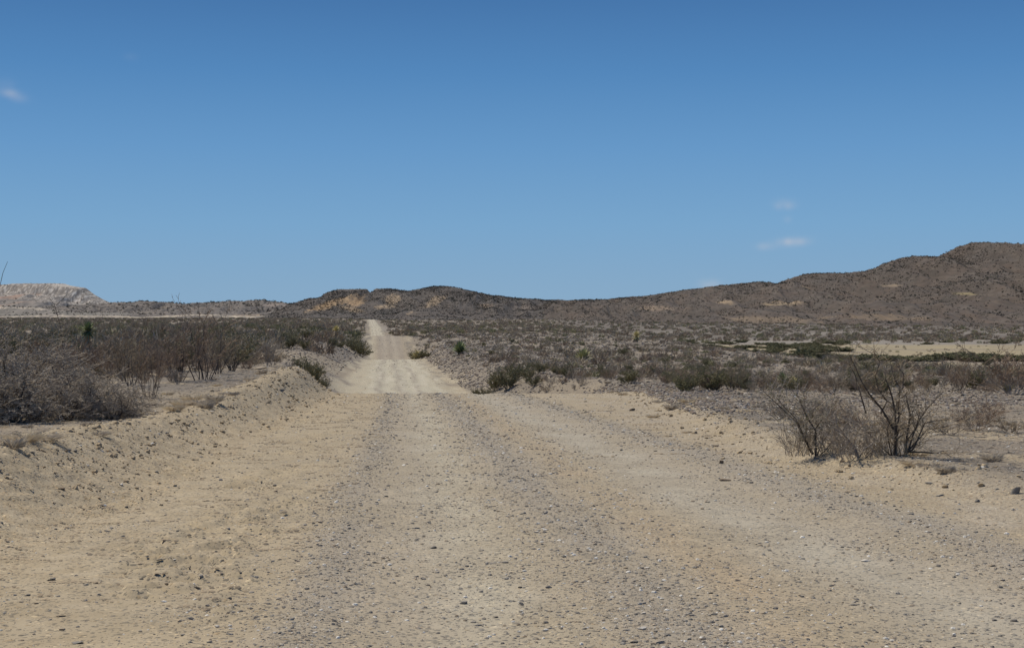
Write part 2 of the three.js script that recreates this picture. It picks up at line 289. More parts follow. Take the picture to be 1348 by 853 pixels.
// ---------------------------------------------------------------- hills
// a ridge is given by points [photo x, photo y, distance]; it becomes a real ridge line with slopes in front and behind
function hill(name, label, ridge, foot, opt) {
  const P = ridge.map(([px, py, d]) => [(px - CX) / FPX * d, EYE + (CY - py) / FPX * d, d]);
  const yOf = linear(P.map((p) => [p[0], p[1]])), dOf = linear(P.map((p) => [p[0], p[2]])), fOf = linear(foot.map(([px, d]) => [(px - CX) / FPX * d, d]));
  const x0 = P[0][0], x1 = P[P.length - 1][0], nx = opt.nx, nv = opt.nv, back = opt.back ?? 0.5;
  const surf = (x, v) => {
    const df = fOf(x), dr = dOf(x), d = df + (dr - df) * v, yr = yOf(x), yb = opt.base(x, df) - opt.sink;
    const prof = v <= 1 ? opt.profile(v) : 1 - (1 + opt.fall) * (v - 1) - 2 * (v - 1) ** 1.5;
    const env = Math.max(0, Math.min(1, v * 2.2)) * (v < 1 ? Math.min(1, (1 - v) * 6) : Math.min(1, (v - 1) * 4));
    const gully = opt.gully * ((1 - Math.abs(noise2(x / opt.gw + 3, d / (opt.gw * 4)))) - 0.6 + 0.45 * fbm(x / opt.gw * 2.4, d / (opt.gw * 3), 3));
    const end = sstep(0, opt.taper, x - x0) * sstep(0, opt.taper, x1 - x);
    return [x, mix(yb - 6, yb + (yr - yb) * prof + env * gully + (opt.ridge ?? 0.35) * fbm(x / 9, d / 9, 2), end), d];
  };
  const pos = new Float32Array((nx + 1) * (nv + 1) * 3), col = new Float32Array((nx + 1) * (nv + 1) * 3), idx = [];
  const scars = (opt.scars ?? []).map(([px, py, rx, ry, c, tilt]) => {    // find where the pixel meets the slope
    let best = null, err = 1e9;
    for (let v = 0.02; v < 1; v += 0.01) for (let i = 0; i <= 1; i++) { const d = fOf((px - CX) / FPX * dOf(0)) * (1 - v) + dOf((px - CX) / FPX * dOf(0)) * v, x = (px - CX) / FPX * d, s = surf(x, (d - fOf(x)) / (dOf(x) - fOf(x))), e = Math.abs(CY - (s[1] - EYE) / d * FPX - py); if (e < err) { err = e; best = [x, s[1], d]; } }
    return [best[0], best[1], rx / FPX * best[2], ry / FPX * best[2], c, tilt ?? 0];
  });
  for (let j = 0; j <= nv; j++) for (let i = 0; i <= nx; i++) {
    const s = surf(x0 + (x1 - x0) * i / nx, j / nv * (1 + back)), o = (j * (nx + 1) + i) * 3;
    pos.set([s[0], s[1], -s[2]], o);
    let c = opt.colour(s[0], s[1], s[2], j / nv * (1 + back));
    for (const [sx, sy, rx, ry, sc, tilt] of scars) {
      const dx = (s[0] - sx) / rx, dy = (s[1] - sy - tilt * (s[0] - sx)) / ry, q = dx * dx + dy * dy + 0.9 * fbm(s[0] / 11, s[1] / 3 + s[2] / 60, 3);
      if (q < 1.2) c = mix3(c, sc, sstep(1.15, 0.35, q) * (0.72 + 0.28 * noise2(s[0] / 2.5, s[1] / 6)));
    }
    col.set(c, o);
    if (i < nx && j < nv) { const a = j * (nx + 1) + i; idx.push(a, a + 1, a + nx + 1, a + 1, a + nx + 2, a + nx + 1); }
  }
  const g = new THREE.BufferGeometry();
  g.setAttribute('position', new THREE.BufferAttribute(pos, 3)); g.setAttribute('color', new THREE.BufferAttribute(col, 3)); g.setIndex(idx); g.computeVertexNormals();
  const m = structure(name, g, M.hill, label);
  return { mesh: m, surf, x0, x1 };
}
const TAN = [0.31, 0.225, 0.14], ORANGE = [0.34, 0.225, 0.12], CHALK = [0.46, 0.41, 0.35];
const hillTone = (a, b, c, s) => (x, y, d) => {
  const n = fbm(x / (60 * s), d / (110 * s), 4), m = fbm(x / (9 * s) + 5, d / (20 * s), 3), k = fbm(x / (28 * s) + 15, d / (45 * s) + 3, 3);
  let t = mix3(a, b, clamp(0.5 + 1.1 * n)); t = mix3(t, c, 0.55 * sstep(0.12, 0.55, k)); t = mix3(t, [0.15, 0.125, 0.098], 0.5 * sstep(0.25, 0.6, fbm(x / 22, y / 2.6 + 3, 3))); t = mix3(t, [0.062, 0.055, 0.042], 0.6 * sstep(0.2, 0.6, fbm(x / 16 + 9, d / 16, 3))); const v = 0.77 * (1 + 0.4 * m); return [t[0] * v * 1.03, t[1] * v, t[2] * v * 0.99];
};
const hillR = hill('hill', 'brown scrubby ridge climbing to a rounded dome beyond the valley',
  [[690, 404, 1950], [725, 399, 1930], [760, 395, 1900], [800, 394.5, 1850], [850, 390, 1800], [895, 383, 1740], [940, 377, 1690], [975, 373, 1640], [1000, 371.5, 1610], [1022, 373.5, 1590], [1042, 366, 1570], [1060, 361, 1555], [1085, 360, 1530], [1110, 360, 1510], [1135, 357, 1480], [1150, 354, 1465], [1165, 347, 1450], [1182, 341, 1435], [1200, 337.5, 1420], [1220, 337.5, 1405], [1236, 338, 1390], [1250, 331, 1380], [1263, 324, 1370], [1280, 319.5, 1355], [1300, 320, 1340], [1325, 322, 1320], [1348, 325, 1300], [1400, 332, 1270], [1500, 338, 1220], [1700, 352, 1120], [1900, 375, 1050]],
  [[690, 1500], [850, 1050], [1000, 860], [1150, 740], [1300, 680], [1500, 640], [1900, 600]],
  { nx: 520, nv: 230, base: (x, d) => ground(x, d), sink: 2, profile: (v) => Math.pow(v, 1.28) * 0.55 + 0.45 * sstep(0.15, 1.0, v), fall: 0.8, gully: 9, gw: 56, taper: 30, ridge: 1.1, colour: hillTone([0.100, 0.074, 0.056], [0.080, 0.064, 0.052], [0.13, 0.109, 0.09], 1),
    scars: [[1150, 418, 46, 5, [0.18, 0.13, 0.085]], [1000, 421, 44, 5, [0.175, 0.128, 0.085]], [950, 399, 10, 3, TAN], [1035, 399, 10, 3, TAN], [880, 430, 40, 4, [0.27, 0.2, 0.12]], [1275, 330, 6, 2.5, [0.25, 0.2, 0.1]], [1060, 362, 10, 2, [0.24, 0.18, 0.12]], [1180, 349, 12, 2, [0.24, 0.18, 0.12]], [1030, 400, 12, 3, [0.27, 0.2, 0.12]], [860, 405, 22, 5, [0.21, 0.155, 0.11]]] });
const hillC = hill('hill_001', 'brown hill with bare tan scars and a road cut through its crest',
  [[380, 408, 2200], [395, 401, 2180], [405, 396, 2150], [420, 392, 2120], [430, 389, 2100], [438, 384, 2080], [446, 381, 2060], [470, 380.5, 2050], [483, 380.5, 2045], [486.5, 385, 2045], [492, 385.3, 2045], [494.5, 379.8, 2045], [515, 380.5, 2040], [538, 383, 2040], [545, 382.5, 2035], [560, 379, 2030], [572, 377, 2020], [585, 376.5, 2010], [600, 378.5, 2010], [618, 382.5, 2010], [640, 387.5, 2010], [665, 391, 2020], [690, 393, 2030], [715, 395, 2040], [745, 395.5, 2050], [780, 395, 2060], [830, 396, 2100], [880, 402, 2150], [940, 410, 2200]],
  [[380, 1500], [480, 1330], [600, 1280], [720, 1350], [940, 1500]],
  { nx: 460, nv: 200, base: (x, d) => ground(x, d), sink: 2, profile: (v) => 0.35 * v + 0.65 * sstep(0.35, 1.0, v) ** 1.15, fall: 0.5, gully: 6.5, gw: 58, taper: 25, ridge: 0.4, colour: hillTone([0.095, 0.076, 0.061], [0.079, 0.066, 0.056], [0.12, 0.102, 0.085], 1),
    scars: [[440, 398, 30, 8, ORANGE, 0.35], [472, 398, 13, 9, ORANGE], [462, 407, 22, 3, TAN, -0.2], [517, 394, 13, 8, TAN, -0.25], [505, 404, 12, 4, TAN], [572, 396, 12, 9, TAN, 0.35], [424, 404, 14, 4, ORANGE, 0.4], [640, 402, 12, 3, [0.22, 0.16, 0.11]], [600, 429, 40, 2, [0.24, 0.2, 0.15]], [690, 405, 20, 3, [0.19, 0.15, 0.12]], [540, 412, 3, 3, TAN]] });
const hillL = hill('hill_002', 'low dark rolling hills with pale rock bands',
  [[40, 410, 2900], [90, 405, 2900], [140, 401, 2900], [170, 398.5, 2900], [205, 397, 2880], [235, 400, 2860], [262, 400, 2850], [290, 397.5, 2840], [320, 397, 2830], [345, 395.5, 2800], [365, 397, 2780], [380, 399.5, 2760], [395, 398, 2740], [412, 394.5, 2720], [440, 393, 2700], [480, 396, 2680], [560, 400, 2650]],
  [[40, 2250], [300, 2150], [560, 2100]],
  { nx: 340, nv: 110, base: (x, d) => ground(x, d), sink: 2, profile: (v) => 0.5 * v + 0.5 * sstep(0.1, 1, v), fall: 0.5, gully: 9, gw: 70, taper: 60, ridge: 1.4,
    colour: (x, y, d) => { const n = fbm(x / 70, d / 60, 3), m = noise2(x / 9, d / 10), st = fbm(x / 120, y / 2.2, 2); let c = mix3([0.098, 0.083, 0.072], [0.145, 0.122, 0.102], clamp(0.35 + n)); c = mix3(c, [0.26, 0.205, 0.16], 0.7 * sstep(0.32, 0.55, st)); const v = 1 + 0.3 * m; return [c[0] * v, c[1] * v, c[2] * v]; },
    scars: [[365, 402, 22, 2.2, [0.3, 0.24, 0.2]], [390, 409, 14, 4, ORANGE], [340, 416, 60, 2, TAN], [408, 405, 9, 4, TAN]] });
const mesa = hill('mesa', 'pale flat-topped mesa with chalky boulders on its slope',
  [[-300, 376, 4300], [-120, 379, 4300], [-40, 377, 4300], [0, 375, 4300], [18, 373.5, 4300], [34, 373, 4300], [50, 373.3, 4300], [64, 372.8, 4300], [84, 373.5, 4300], [92, 376, 4300], [104, 378, 4300], [113, 379.3, 4300], [116, 382.5, 4300], [124, 388, 4300], [134, 394, 4300], [142, 397.5, 4300], [155, 399.5, 4300], [175, 403, 4300], [230, 408, 4300]],
  [[-300, 3300], [230, 3300]],
  { nx: 420, nv: 120, base: () => 26, sink: 2, profile: (v) => 0.75 * Math.pow(v, 0.9) + 0.25 * sstep(0.82, 0.93, v), fall: 1.2, gully: 12, gw: 90, taper: 60, ridge: 1.0,
    colour: (x, y, d, v) => { const n = fbm(x / 60, y / 9, 3), m = noise2(x / 9, d / 9 + y / 4); let c = mix3([0.175, 0.15, 0.128], [0.24, 0.205, 0.172], clamp(0.5 + n)); c = mix3(c, [0.34, 0.21, 0.14], 0.5 * sstep(0.1, 0.5, fbm(x / 90 + 7, y / 30, 2)) * sstep(0.7, 0.3, v)); c = mix3(c, CHALK, sstep(0.25, 0.6, m) * sstep(0.45, 0.8, v)); c = mix3(c, [0.12, 0.10, 0.09], 0.7 * sstep(0.25, 0.55, fbm(x / 60 + 2, y / 4, 3))); const k = 1 + 0.25 * noise2(x / 6, y / 3); return [c[0] * k, c[1] * k, c[2] * k]; },
    scars: [[86, 376, 14, 3, CHALK], [96, 387, 3, 2.5, [0.6, 0.56, 0.5]], [103, 391, 3, 1.5, [0.55, 0.5, 0.44]], [113, 391, 2, 1.6, [0.6, 0.55, 0.48]], [101, 396, 4, 2, [0.5, 0.45, 0.4]], [82, 389, 3, 1.5, [0.5, 0.46, 0.4]], [20, 390, 12, 5, [0.32, 0.2, 0.14]]] });
const bluff = hill('bluff', 'long low bluff of bare pale earth on the far plain',
  [[-220, 416, 1750], [-60, 416.5, 1750], [0, 417, 1750], [40, 416, 1750], [75, 415, 1740], [110, 415.4, 1740], [150, 416.2, 1730], [200, 417.5, 1730], [225, 416, 1720], [250, 414.5, 1720], [290, 414, 1710], [315, 416, 1710], [360, 416.5, 1700], [400, 418, 1700]],
  [[-220, 1600], [400, 1600]],
  { nx: 240, nv: 26, base: (x, d) => ground(x, d), sink: 1, profile: (v) => sstep(0.05, 0.9, v), fall: 0.4, gully: 1.0, gw: 14, taper: 40, ridge: 0.5,
    colour: (x, y, d, v) => { const n = fbm(x / 40, d / 30, 3); let c = mix3([0.42, 0.35, 0.26], [0.14, 0.12, 0.10], sstep(-0.2, 0.35, n + 0.35 * noise2(x / 8, y))); return mix3([0.13, 0.108, 0.088], c, sstep(0.45, 0.6, v + 0.12 * noise2(x / 14, 3))); } });
const bluff2 = hill('bluff_001', 'higher pale terrace of bare earth in front of the mesa',
  [[-260, 403, 2450], [-40, 403.5, 2450], [20, 403.5, 2450], [50, 404.5, 2450], [62, 407, 2450], [80, 409, 2450], [130, 411, 2450], [200, 412, 2450]], [[-260, 2250], [200, 2250]],
  { nx: 200, nv: 40, base: (x, d) => ground(x, d), sink: 1, profile: (v) => 0.6 * v + 0.4 * sstep(0.5, 0.9, v), fall: 0.4, gully: 1.6, gw: 24, taper: 40, ridge: 0.7,
    colour: (x, y, d, v) => { const n = fbm(x / 50, y / 4, 3); return mix3(mix3([0.13, 0.118, 0.1], [0.22, 0.19, 0.16], clamp(0.5 + n)), [0.40, 0.335, 0.26], sstep(0.75, 0.85, v) * sstep(-0.2, 0.2, n + (x < -800 ? 0.1 : -0.6))); } });
console.log('hills done');

// ---------------------------------------------------------------- plant building blocks
class Tris {
  constructor() { this.p = []; this.n = 0; }
  tri(a, b, c) { this.p.push(a.x, a.y, a.z, b.x, b.y, b.z, c.x, c.y, c.z); }
  geo() { const g = new THREE.BufferGeometry(); g.setAttribute('position', new THREE.Float32BufferAttribute(this.p, 3)); g.computeVertexNormals(); return g; }
  get empty() { return this.p.length === 0; }
}
const V = (x = 0, y = 0, z = 0) => new THREE.Vector3(x, y, z);
function tube(T, pts, radii, sides = 3) {
  let prev = null;
  for (let i = 0; i < pts.length; i++) {
    const dir = V().subVectors(pts[Math.min(i + 1, pts.length - 1)], pts[Math.max(i - 1, 0)]).normalize();
    const a = Math.abs(dir.y) > 0.9 ? V(1, 0, 0) : V(0, 1, 0), e1 = V().crossVectors(dir, a).normalize(), e2 = V().crossVectors(dir, e1), ring = [];
    for (let s = 0; s < sides; s++) { const th = s / sides * Math.PI * 2; ring.push(pts[i].clone().addScaledVector(e1, Math.cos(th) * radii[i]).addScaledVector(e2, Math.sin(th) * radii[i])); }
    if (prev) for (let s = 0; s < sides; s++) { const q = (s + 1) % sides; T.tri(prev[s], ring[s], prev[q]); T.tri(prev[q], ring[s], ring[q]); }
    prev = ring;
  }
}
function leafTri(T, p, dir, size, r, wide = 0.32) {
  const side = V(r() - 0.5, r() - 0.5, r() - 0.5).cross(dir).normalize();
  T.tri(p.clone().addScaledVector(side, size * wide), p.clone().addScaledVector(side, -size * wide), p.clone().addScaledVector(dir, size));
}
// one branch with its children; thick wood goes to out.wood, thin to out.twig, leaves to out.leaf
function branch(out, r, o, start, dir, len, rad, level) {
  const seg = level === 0 ? 5 : level === 1 ? 4 : 3, pts = [start.clone()], radii = [rad], d = dir.clone(), p = start.clone();
  for (let i = 1; i <= seg; i++) {
    d.add(V((r() - 0.5) * o.crook, (r() - 0.5) * o.crook * 0.7 + o.lift * (level ? 0.6 : 1), (r() - 0.5) * o.crook)).normalize();
    p.addScaledVector(d, len / seg); if (p.y < 0.01) p.y = 0.01 + 0.02 * r(); pts.push(p.clone()); radii.push(Math.max(o.minR, rad * (1 - 0.72 * i / seg)));
    if (level < o.levels && (i > 1 || level > 0)) {
      const kids = o.kids[level] * (0.6 + 0.8 * r()), k = Math.floor(kids) + (r() < kids % 1 ? 1 : 0);
      for (let c = 0; c < k; c++) {
        const a = r() * Math.PI * 2, sp = o.angle * (0.6 + 0.7 * r());
        const side = V(Math.cos(a), 0.35 * Math.sin(a * 2 + 1), Math.sin(a)), nd = d.clone().multiplyScalar(Math.cos(sp)).addScaledVector(side, Math.sin(sp)).normalize();
        branch(out, r, o, p, nd, len * o.shrink * (0.55 + 0.75 * r()), Math.max(o.minR, radii[i] * 0.62), level + 1);
      }
    }
    if (o.leaves && level >= o.levels - 1) for (let c = 0; c < o.leaves; c++) {
      const q = p.clone().add(V((r() - 0.5), (r() - 0.5), (r() - 0.5)).multiplyScalar(len * 0.35));
      if (q.y > 0.02) leafTri(out.leaf, q, V(r() - 0.5, r() * 0.9, r() - 0.5).normalize(), o.leafSize * (0.6 + 0.8 * r()), r);
    }
  }
  tube(level === 0 || rad > o.woodR ? out.wood : out.twig, pts, radii, level === 0 ? 4 : 3);
}
function shrubParts(seed, o) {
  const r = rng(seed), out = { wood: new Tris(), twig: new Tris(), leaf: new Tris() };
  for (let i = 0; i < o.stems; i++) {
    const a = (i + r() * 0.9) / o.stems * Math.PI * 2, out0 = o.spread * (0.25 + 0.9 * Math.sqrt(r())), dir = V(Math.cos(a) * out0, 1, Math.sin(a) * out0).normalize();
    const f = o.foot ?? 0.06;
    branch(out, r, o, V(Math.cos(a) * f * r(), -0.04, Math.sin(a) * f * r()), dir, o.height * (0.65 + 0.5 * r()) / Math.max(0.55, dir.y), o.rad * (0.6 + 0.7 * r()), 0);
  }
  for (let i = 0; i < (o.skirt ?? 0); i++) {                     // low twigs that hide the foot
    const a = r() * 6.283, q = 0.15 + 0.75 * Math.sqrt(r()), dir = V(Math.cos(a) * (0.4 + r()), 0.35 + 0.9 * r(), Math.sin(a) * (0.4 + r())).normalize();
    branch(out, r, { ...o, lift: 0.01, levels: 3, kids: [1.2, 1.5, 1.3, 0] }, V(Math.cos(a) * q, 0.0, Math.sin(a) * q), dir, 0.35 + 0.5 * r(), 0.006, 1);
  }
  return out;
}
function plantThing(parts, mats) {                              // > branches, twigs, foliage
  const g = new THREE.Group();
  for (const [k, n] of [['wood', 'branches'], ['twig', 'twigs'], ['leaf', 'foliage']]) if (!parts[k].empty) { const m = new THREE.Mesh(parts[k].geo(), mats[k]); m.name = n; g.add(m); }
  return dress(g);
}
function put(o, name, x, d, scale, turn, label, category, group, sink = 0.03) {
  o.name = numbered(name); o.position.set(x, height(x, d) - sink, -d); o.rotation.y = turn; if (Array.isArray(scale)) o.scale.set(...scale); else o.scale.setScalar(scale);
  tag(o, label, category, group); scene.add(o); return o;
}
const R = rng(77);

// ---------------------------------------------------------------- the shrubs in front, right of the road, traced branch by branch
{
  const D = 19.6, r = rng(5);
  const zp = (x, y) => [1000 + x / 4.993, 460 + y / 4.993];
  function traced(base, lines, twig, seed, mats, extra) {
    const [bx, by] = zp(...base), [gx, gd] = at(bx, by), out = { wood: new Tris(), twig: new Tris(), leaf: new Tris() }, rr = rng(seed), y0 = height(gx, gd);
    const P = ([x, y], depth) => { const [px, py] = zp(x, y); return V((px - CX) / FPX * gd - gx, EYE + (CY - py) / FPX * gd - y0, depth); };
    for (const [rad, pts, lean = 0, kids = 1] of lines) {
      const dep = lean || (rr() - 0.5) * 0.9, n = pts.length, v = pts.map((p, i) => P(p, dep * i / n + 0.04 * (rr() - 0.5)));
      v[0].y = Math.max(-0.05, Math.min(v[0].y, 0.6));
      const ra = v.map((_, i) => Math.max(0.0045, 1.35 * rad * (1 - 0.72 * i / (n - 1))));
      tube(out.wood, v, ra, 5);
      for (let i = 0; i < n - 1; i++) {
        const seg = v[i].distanceTo(v[i + 1]), m = Math.round(seg * twig * kids * (i > 0 ? 1 : 0.35));
        for (let k = 0; k < m; k++) {
          const t = rr(), p = v[i].clone().lerp(v[i + 1], t), a = rr() * 6.28, dir = V().subVectors(v[i + 1], v[i]).normalize().multiplyScalar(0.6).add(V(Math.cos(a), 0.25 * (rr() - 0.2), Math.sin(a)).multiplyScalar(0.75)).normalize();
          branch(out, rr, { crook: 0.75, lift: 0.05, levels: 2, kids: [1.2, 0.9, 0], angle: 0.85, shrink: 0.55, minR: 0.0031, woodR: 0.009, leaves: extra?.leaves ?? 0, leafSize: 0.02 }, p, dir, (0.12 + 0.32 * rr()) * (extra?.len ?? 1), ra[i] * 0.45, 1);
        }
      }
    }
    if (extra?.low) for (let i = 0; i < extra.low; i++) { const a = rr() * 6.28, q = V(Math.cos(a) * (0.2 + 0.8 * rr()), 0.9 + 0.6 * rr(), Math.sin(a) * 0.8).normalize(); branch(out, rr, { crook: 0.4, lift: 0.0, levels: 2, kids: [1.1, 1.4, 0], angle: 0.7, shrink: 0.5, minR: 0.003, woodR: 0.02 }, V((rr() - 0.5) * extra.w, 0, (rr() - 0.5) * 0.5), q, extra.h * (0.5 + 0.7 * rr()), 0.005, 1); }
    const g = plantThing(out, mats); g.position.set(gx, y0 - 0.02, -gd); scene.add(g); return g;
  }
  let g = traced([905, 700], [
    [0.017, [[890, 700], [890, 600], [885, 510], [876, 400], [850, 290], [820, 220], [800, 180]], 0.3],
    [0.015, [[900, 700], [902, 590], [910, 500], [932, 430], [912, 330], [930, 285], [962, 245], [968, 150], [930, 100]], -0.2],
    [0.009, [[912, 330], [935, 240], [900, 175], [890, 95]], -0.25],
    [0.015, [[965, 705], [966, 600], [972, 520], [985, 420], [965, 340], [948, 285]], 0.15],
    [0.013, [[885, 515], [800, 380], [705, 275], [650, 190], [600, 90], [560, 25]], 0.35],
    [0.008, [[800, 380], [830, 330], [760, 250], [730, 160], [745, 70], [690, 0]], 0.6, 0.7],
    [0.008, [[705, 275], [630, 160], [580, 80]], 0.1, 0.7],
    [0.012, [[975, 660], [1020, 560], [1075, 450], [1130, 385], [1180, 340], [1240, 290]], -0.35],
    [0.010, [[985, 650], [1060, 580], [1130, 520], [1230, 515], [1340, 490]], -0.4],
    [0.010, [[930, 700], [1000, 640], [1060, 470], [1110, 450], [1190, 440]], 0.5],
    [0.009, [[990, 665], [1100, 670], [1190, 685], [1250, 670], [1330, 720]], -0.5],
    [0.009, [[870, 690], [840, 600], [810, 500], [815, 440]], 0.5],
    [0.009, [[865, 690], [790, 610], [740, 540], [690, 460]], -0.4],
    [0.008, [[935, 700], [1010, 690], [960, 760]], -0.4],
    [0.008, [[875, 480], [920, 410], [890, 400]], 0.3],
    [0.008, [[965, 600], [1010, 500], [1010, 390]], 0.5]],
    19, 301, { wood: M.barkDark, twig: M.twigBrown, leaf: M.leafOlive }, { low: 26, w: 0.5, h: 0.35 });
  g.name = 'thorn_shrub'; tag(g, 'leafless dark thorn shrub with tall forked stems on the low berm', 'shrub');
  g = traced([665, 725], [
    [0.012, [[660, 730], [630, 660], [590, 590], [540, 530], [505, 490], [490, 410]], 0.1],
    [0.011, [[665, 730], [640, 640], [560, 550], [500, 505]], -0.25],
    [0.009, [[650, 720], [680, 640], [735, 600], [740, 520]], 0.3],
    [0.008, [[670, 725], [730, 690], [800, 620], [780, 560]], -0.3],
    [0.008, [[655, 720], [610, 640], [600, 560], [640, 480], [670, 440]], 0.5],
    [0.007, [[640, 690], [560, 640], [500, 600]], -0.4]],
    24, 302, { wood: M.barkGrey, twig: M.twigGrey, leaf: M.leafOlive }, { low: 34, w: 0.6, h: 0.42 });
  g.name = 'thorn_shrub_001'; tag(g, 'low grey leafless shrub between the dark thorn shrub and the leaning shrub', 'shrub');
  g = traced([400, 690], [
    [0.013, [[370, 690], [368, 600], [365, 520], [310, 440], [270, 360], [250, 310], [225, 280]], 0.2],
    [0.013, [[355, 680], [300, 580], [250, 470], [160, 385], [100, 330], [30, 265]], -0.1],
    [0.011, [[350, 680], [290, 560], [225, 440], [150, 370], [85, 300]], 0.4],
    [0.010, [[380, 690], [420, 600], [470, 540], [520, 520]], -0.2],
    [0.008, [[395, 695], [450, 620], [500, 560]], 0.3],
    [0.008, [[340, 670], [290, 590], [280, 500]], 0.5],
    [0.007, [[300, 430], [340, 430], [330, 380], [380, 330]], 0.5],
    [0.007, [[365, 520], [400, 450], [470, 490]], 0.4]],
    20, 303, { wood: M.barkDark, twig: M.twigGrey, leaf: M.leafOlive }, { low: 85, w: 1.0, h: 0.40, leaves: 1 });
  g.name = 'thorn_shrub_002'; tag(g, 'leaning thorn shrub with a dense grey skirt of twigs at the berm end', 'shrub');
  // the fallen stick by the thorn shrub
}

// ---------------------------------------------------------------- kinds of shrub, each with a few individuals to clone
const BARE = { stems: 9, height: 0.62, spread: 0.85, rad: 0.011, minR: 0.0022, woodR: 0.008, levels: 3, kids: [1.5, 1.35, 1.0, 0], angle: 0.75, shrink: 0.5, crook: 0.42, lift: 0.03 };
const bigDense = [401, 402, 403].map((s) => plantThing(shrubParts(s, { ...BARE, skirt: 46, stems: 16, height: 0.95, spread: 0.95, rad: 0.027, minR: 0.0044, woodR: 0.0058, levels: 3, kids: [2.0, 2.2, 2.2, 0], angle: 1.0, shrink: 0.38, crook: 1.05, lift: 0.05, foot: 0.25 }), { wood: M.barkDark, twig: M.twigGrey, leaf: M.leafOlive }));
const tallOpen = [411, 412, 413].map((s, i) => plantThing(shrubParts(s, { ...BARE, stems: 11, height: 1.25, spread: 0.42, rad: 0.012, foot: 0.2, minR: 0.004, kids: [1.5, 1.3, 0.9, 0], shrink: 0.36, crook: 0.5, lift: 0.12 }), { wood: M.barkDark, twig: [M.twigRed, M.twigBrown, M.twigRed][i], leaf: M.leafOlive }));
const bare = [421, 422, 423, 424, 425, 426].map((s, i) => plantThing(shrubParts(s, { ...BARE, stems: 8 + i, minR: 0.0045, crook: 0.75, lift: 0.08, shrink: 0.44, spread: 0.6 + 0.12 * i }), { wood: [M.barkDark, M.barkGrey][i % 2], twig: [M.twigBrown, M.twigGrey, M.twigRed][i % 3], leaf: M.leafOlive }));
const green = [431, 432, 433, 434].map((s, i) => plantThing(shrubParts(s, { ...BARE, stems: 12, height: 0.6, spread: 0.75, levels: 2, kids: [1.7, 1.4, 0], minR: 0.004, leaves: 2, leafSize: 0.05, crook: 0.45, lift: 0.05 }), { wood: M.barkDark, twig: M.twigBrown, leaf: i % 2 ? M.leafGreen : M.leafOlive }));
const hedge = [441, 442, 443].map((s, i) => plantThing(shrubParts(s, { ...BARE, stems: 15, height: 0.55, spread: 1.25, levels: 2, kids: [2.0, 1.5, 0], minR: 0.006, leaves: 7, leafSize: 0.085, crook: 0.35, lift: 0.03 }), { wood: M.barkDark, twig: M.twigBrown, leaf: M.leafGreen }));
function tuftParts(seed, n, h, spread, wid) {
  const r = rng(seed), T = new Tris();
  for (let i = 0; i < n; i++) {
    const a = r() * 6.28, q = spread * Math.sqrt(r()), b = V(Math.cos(a) * 0.35 * q, -0.02, Math.sin(a) * 0.35 * q), l = h * (0.5 + 0.7 * r()), m = b.clone().add(V(Math.cos(a) * q * 0.5, l * 0.6, Math.sin(a) * q * 0.5)), t = b.clone().add(V(Math.cos(a + 0.5 * (r() - 0.5)) * q * (1 + 0.6 * r()), l * (0.75 + 0.3 * r()), Math.sin(a) * q * 1.2));
    const s = V(-Math.sin(a), 0, Math.cos(a)).multiplyScalar(wid);
    T.tri(b.clone().add(s), b.clone().sub(s), m); T.tri(b.clone().add(s).lerp(m, 0.6), m.clone().addScaledVector(s, -0.6), t); T.tri(m.clone().addScaledVector(s, 0.6), m.clone().addScaledVector(s, -0.6), t);
  }
  return T.geo();
}
const tuftGeos = [tuftParts(51, 260, 0.12, 0.15, 0.0016), tuftParts(52, 220, 0.09, 0.18, 0.0016), tuftParts(53, 300, 0.15, 0.13, 0.0016)];
const clones = (list) => { const used = new Set(); return (k) => { const i = k % list.length; if (!used.has(i)) { used.add(i); return list[i]; } return list[i].clone(); }; };
const nextBig = clones(bigDense), nextTall = clones(tallOpen), nextBare = clones(bare), nextGreen = clones(green), nextHedge = clones(hedge);

// large grey thickets behind the sandy berm
{
  const G = 'dense grey thickets behind the sandy berm', L = 'large dense leafless grey thicket bush behind the sandy berm';
  [[122, 548, 1.0, 0.3, [1.0, 0.80, 1.0]], [48, 546, 1.0, 2.1, [1.2, 1.05, 1.2]], [-30, 556, 1.0, 4.0, [1.2, 1.08, 1.2]], [-90, 540, 1, 1.2, [1.3, 1.2, 1.3]], [82, 524, 1, 5.2, [1.15, 0.98, 1.15]], [10, 515, 1, 3.3, [1.3, 1.1, 1.3]], [90, 553, 1, 2.9, [0.75, 0.62, 0.75]], [15, 556, 1, 4.9, [0.8, 0.7, 0.8]], [146, 551, 1, 1.0, [0.55, 0.42, 0.55]]].forEach(([px, py, , turn, sc], i) => { const [x, d] = at(Math.max(px, 2), py), xx = (px - CX) / FPX * d; const low = sc[1] < 0.75; put(nextBig(i), 'thicket_bush', xx, d, sc, turn, low ? 'small low grey twiggy bush at the foot of the large thickets' : L, 'shrub', low ? 'small bushes at the foot of the thickets' : G); });
  // tall reddish open shrubs further along the berm
  const G2 = 'tall open brown shrubs behind the sandy berm', L2 = 'tall open leafless red-brown shrub with upright stems behind the sandy berm';
  [[197, 524, 0.85, 0.4], [172, 508, 1.05, 1.4], [232, 502, 1.2, 2.2], [266, 500, 1.55, 3.1], [286, 492, 1.1, 4.4], [215, 492, 1.2, 5.3], [255, 488, 1.35, 0.9], [305, 488, 1.1, 1.9], [180, 490, 1.3, 2.8], [325, 478, 1.0, 3.9], [150, 496, 1.3, 4.9]].forEach(([px, py, s, t], i) => { const [x, d] = at(px, py); put(nextTall(i), 'tall_shrub', x, d, s, t, L2, 'shrub', G2); });
}
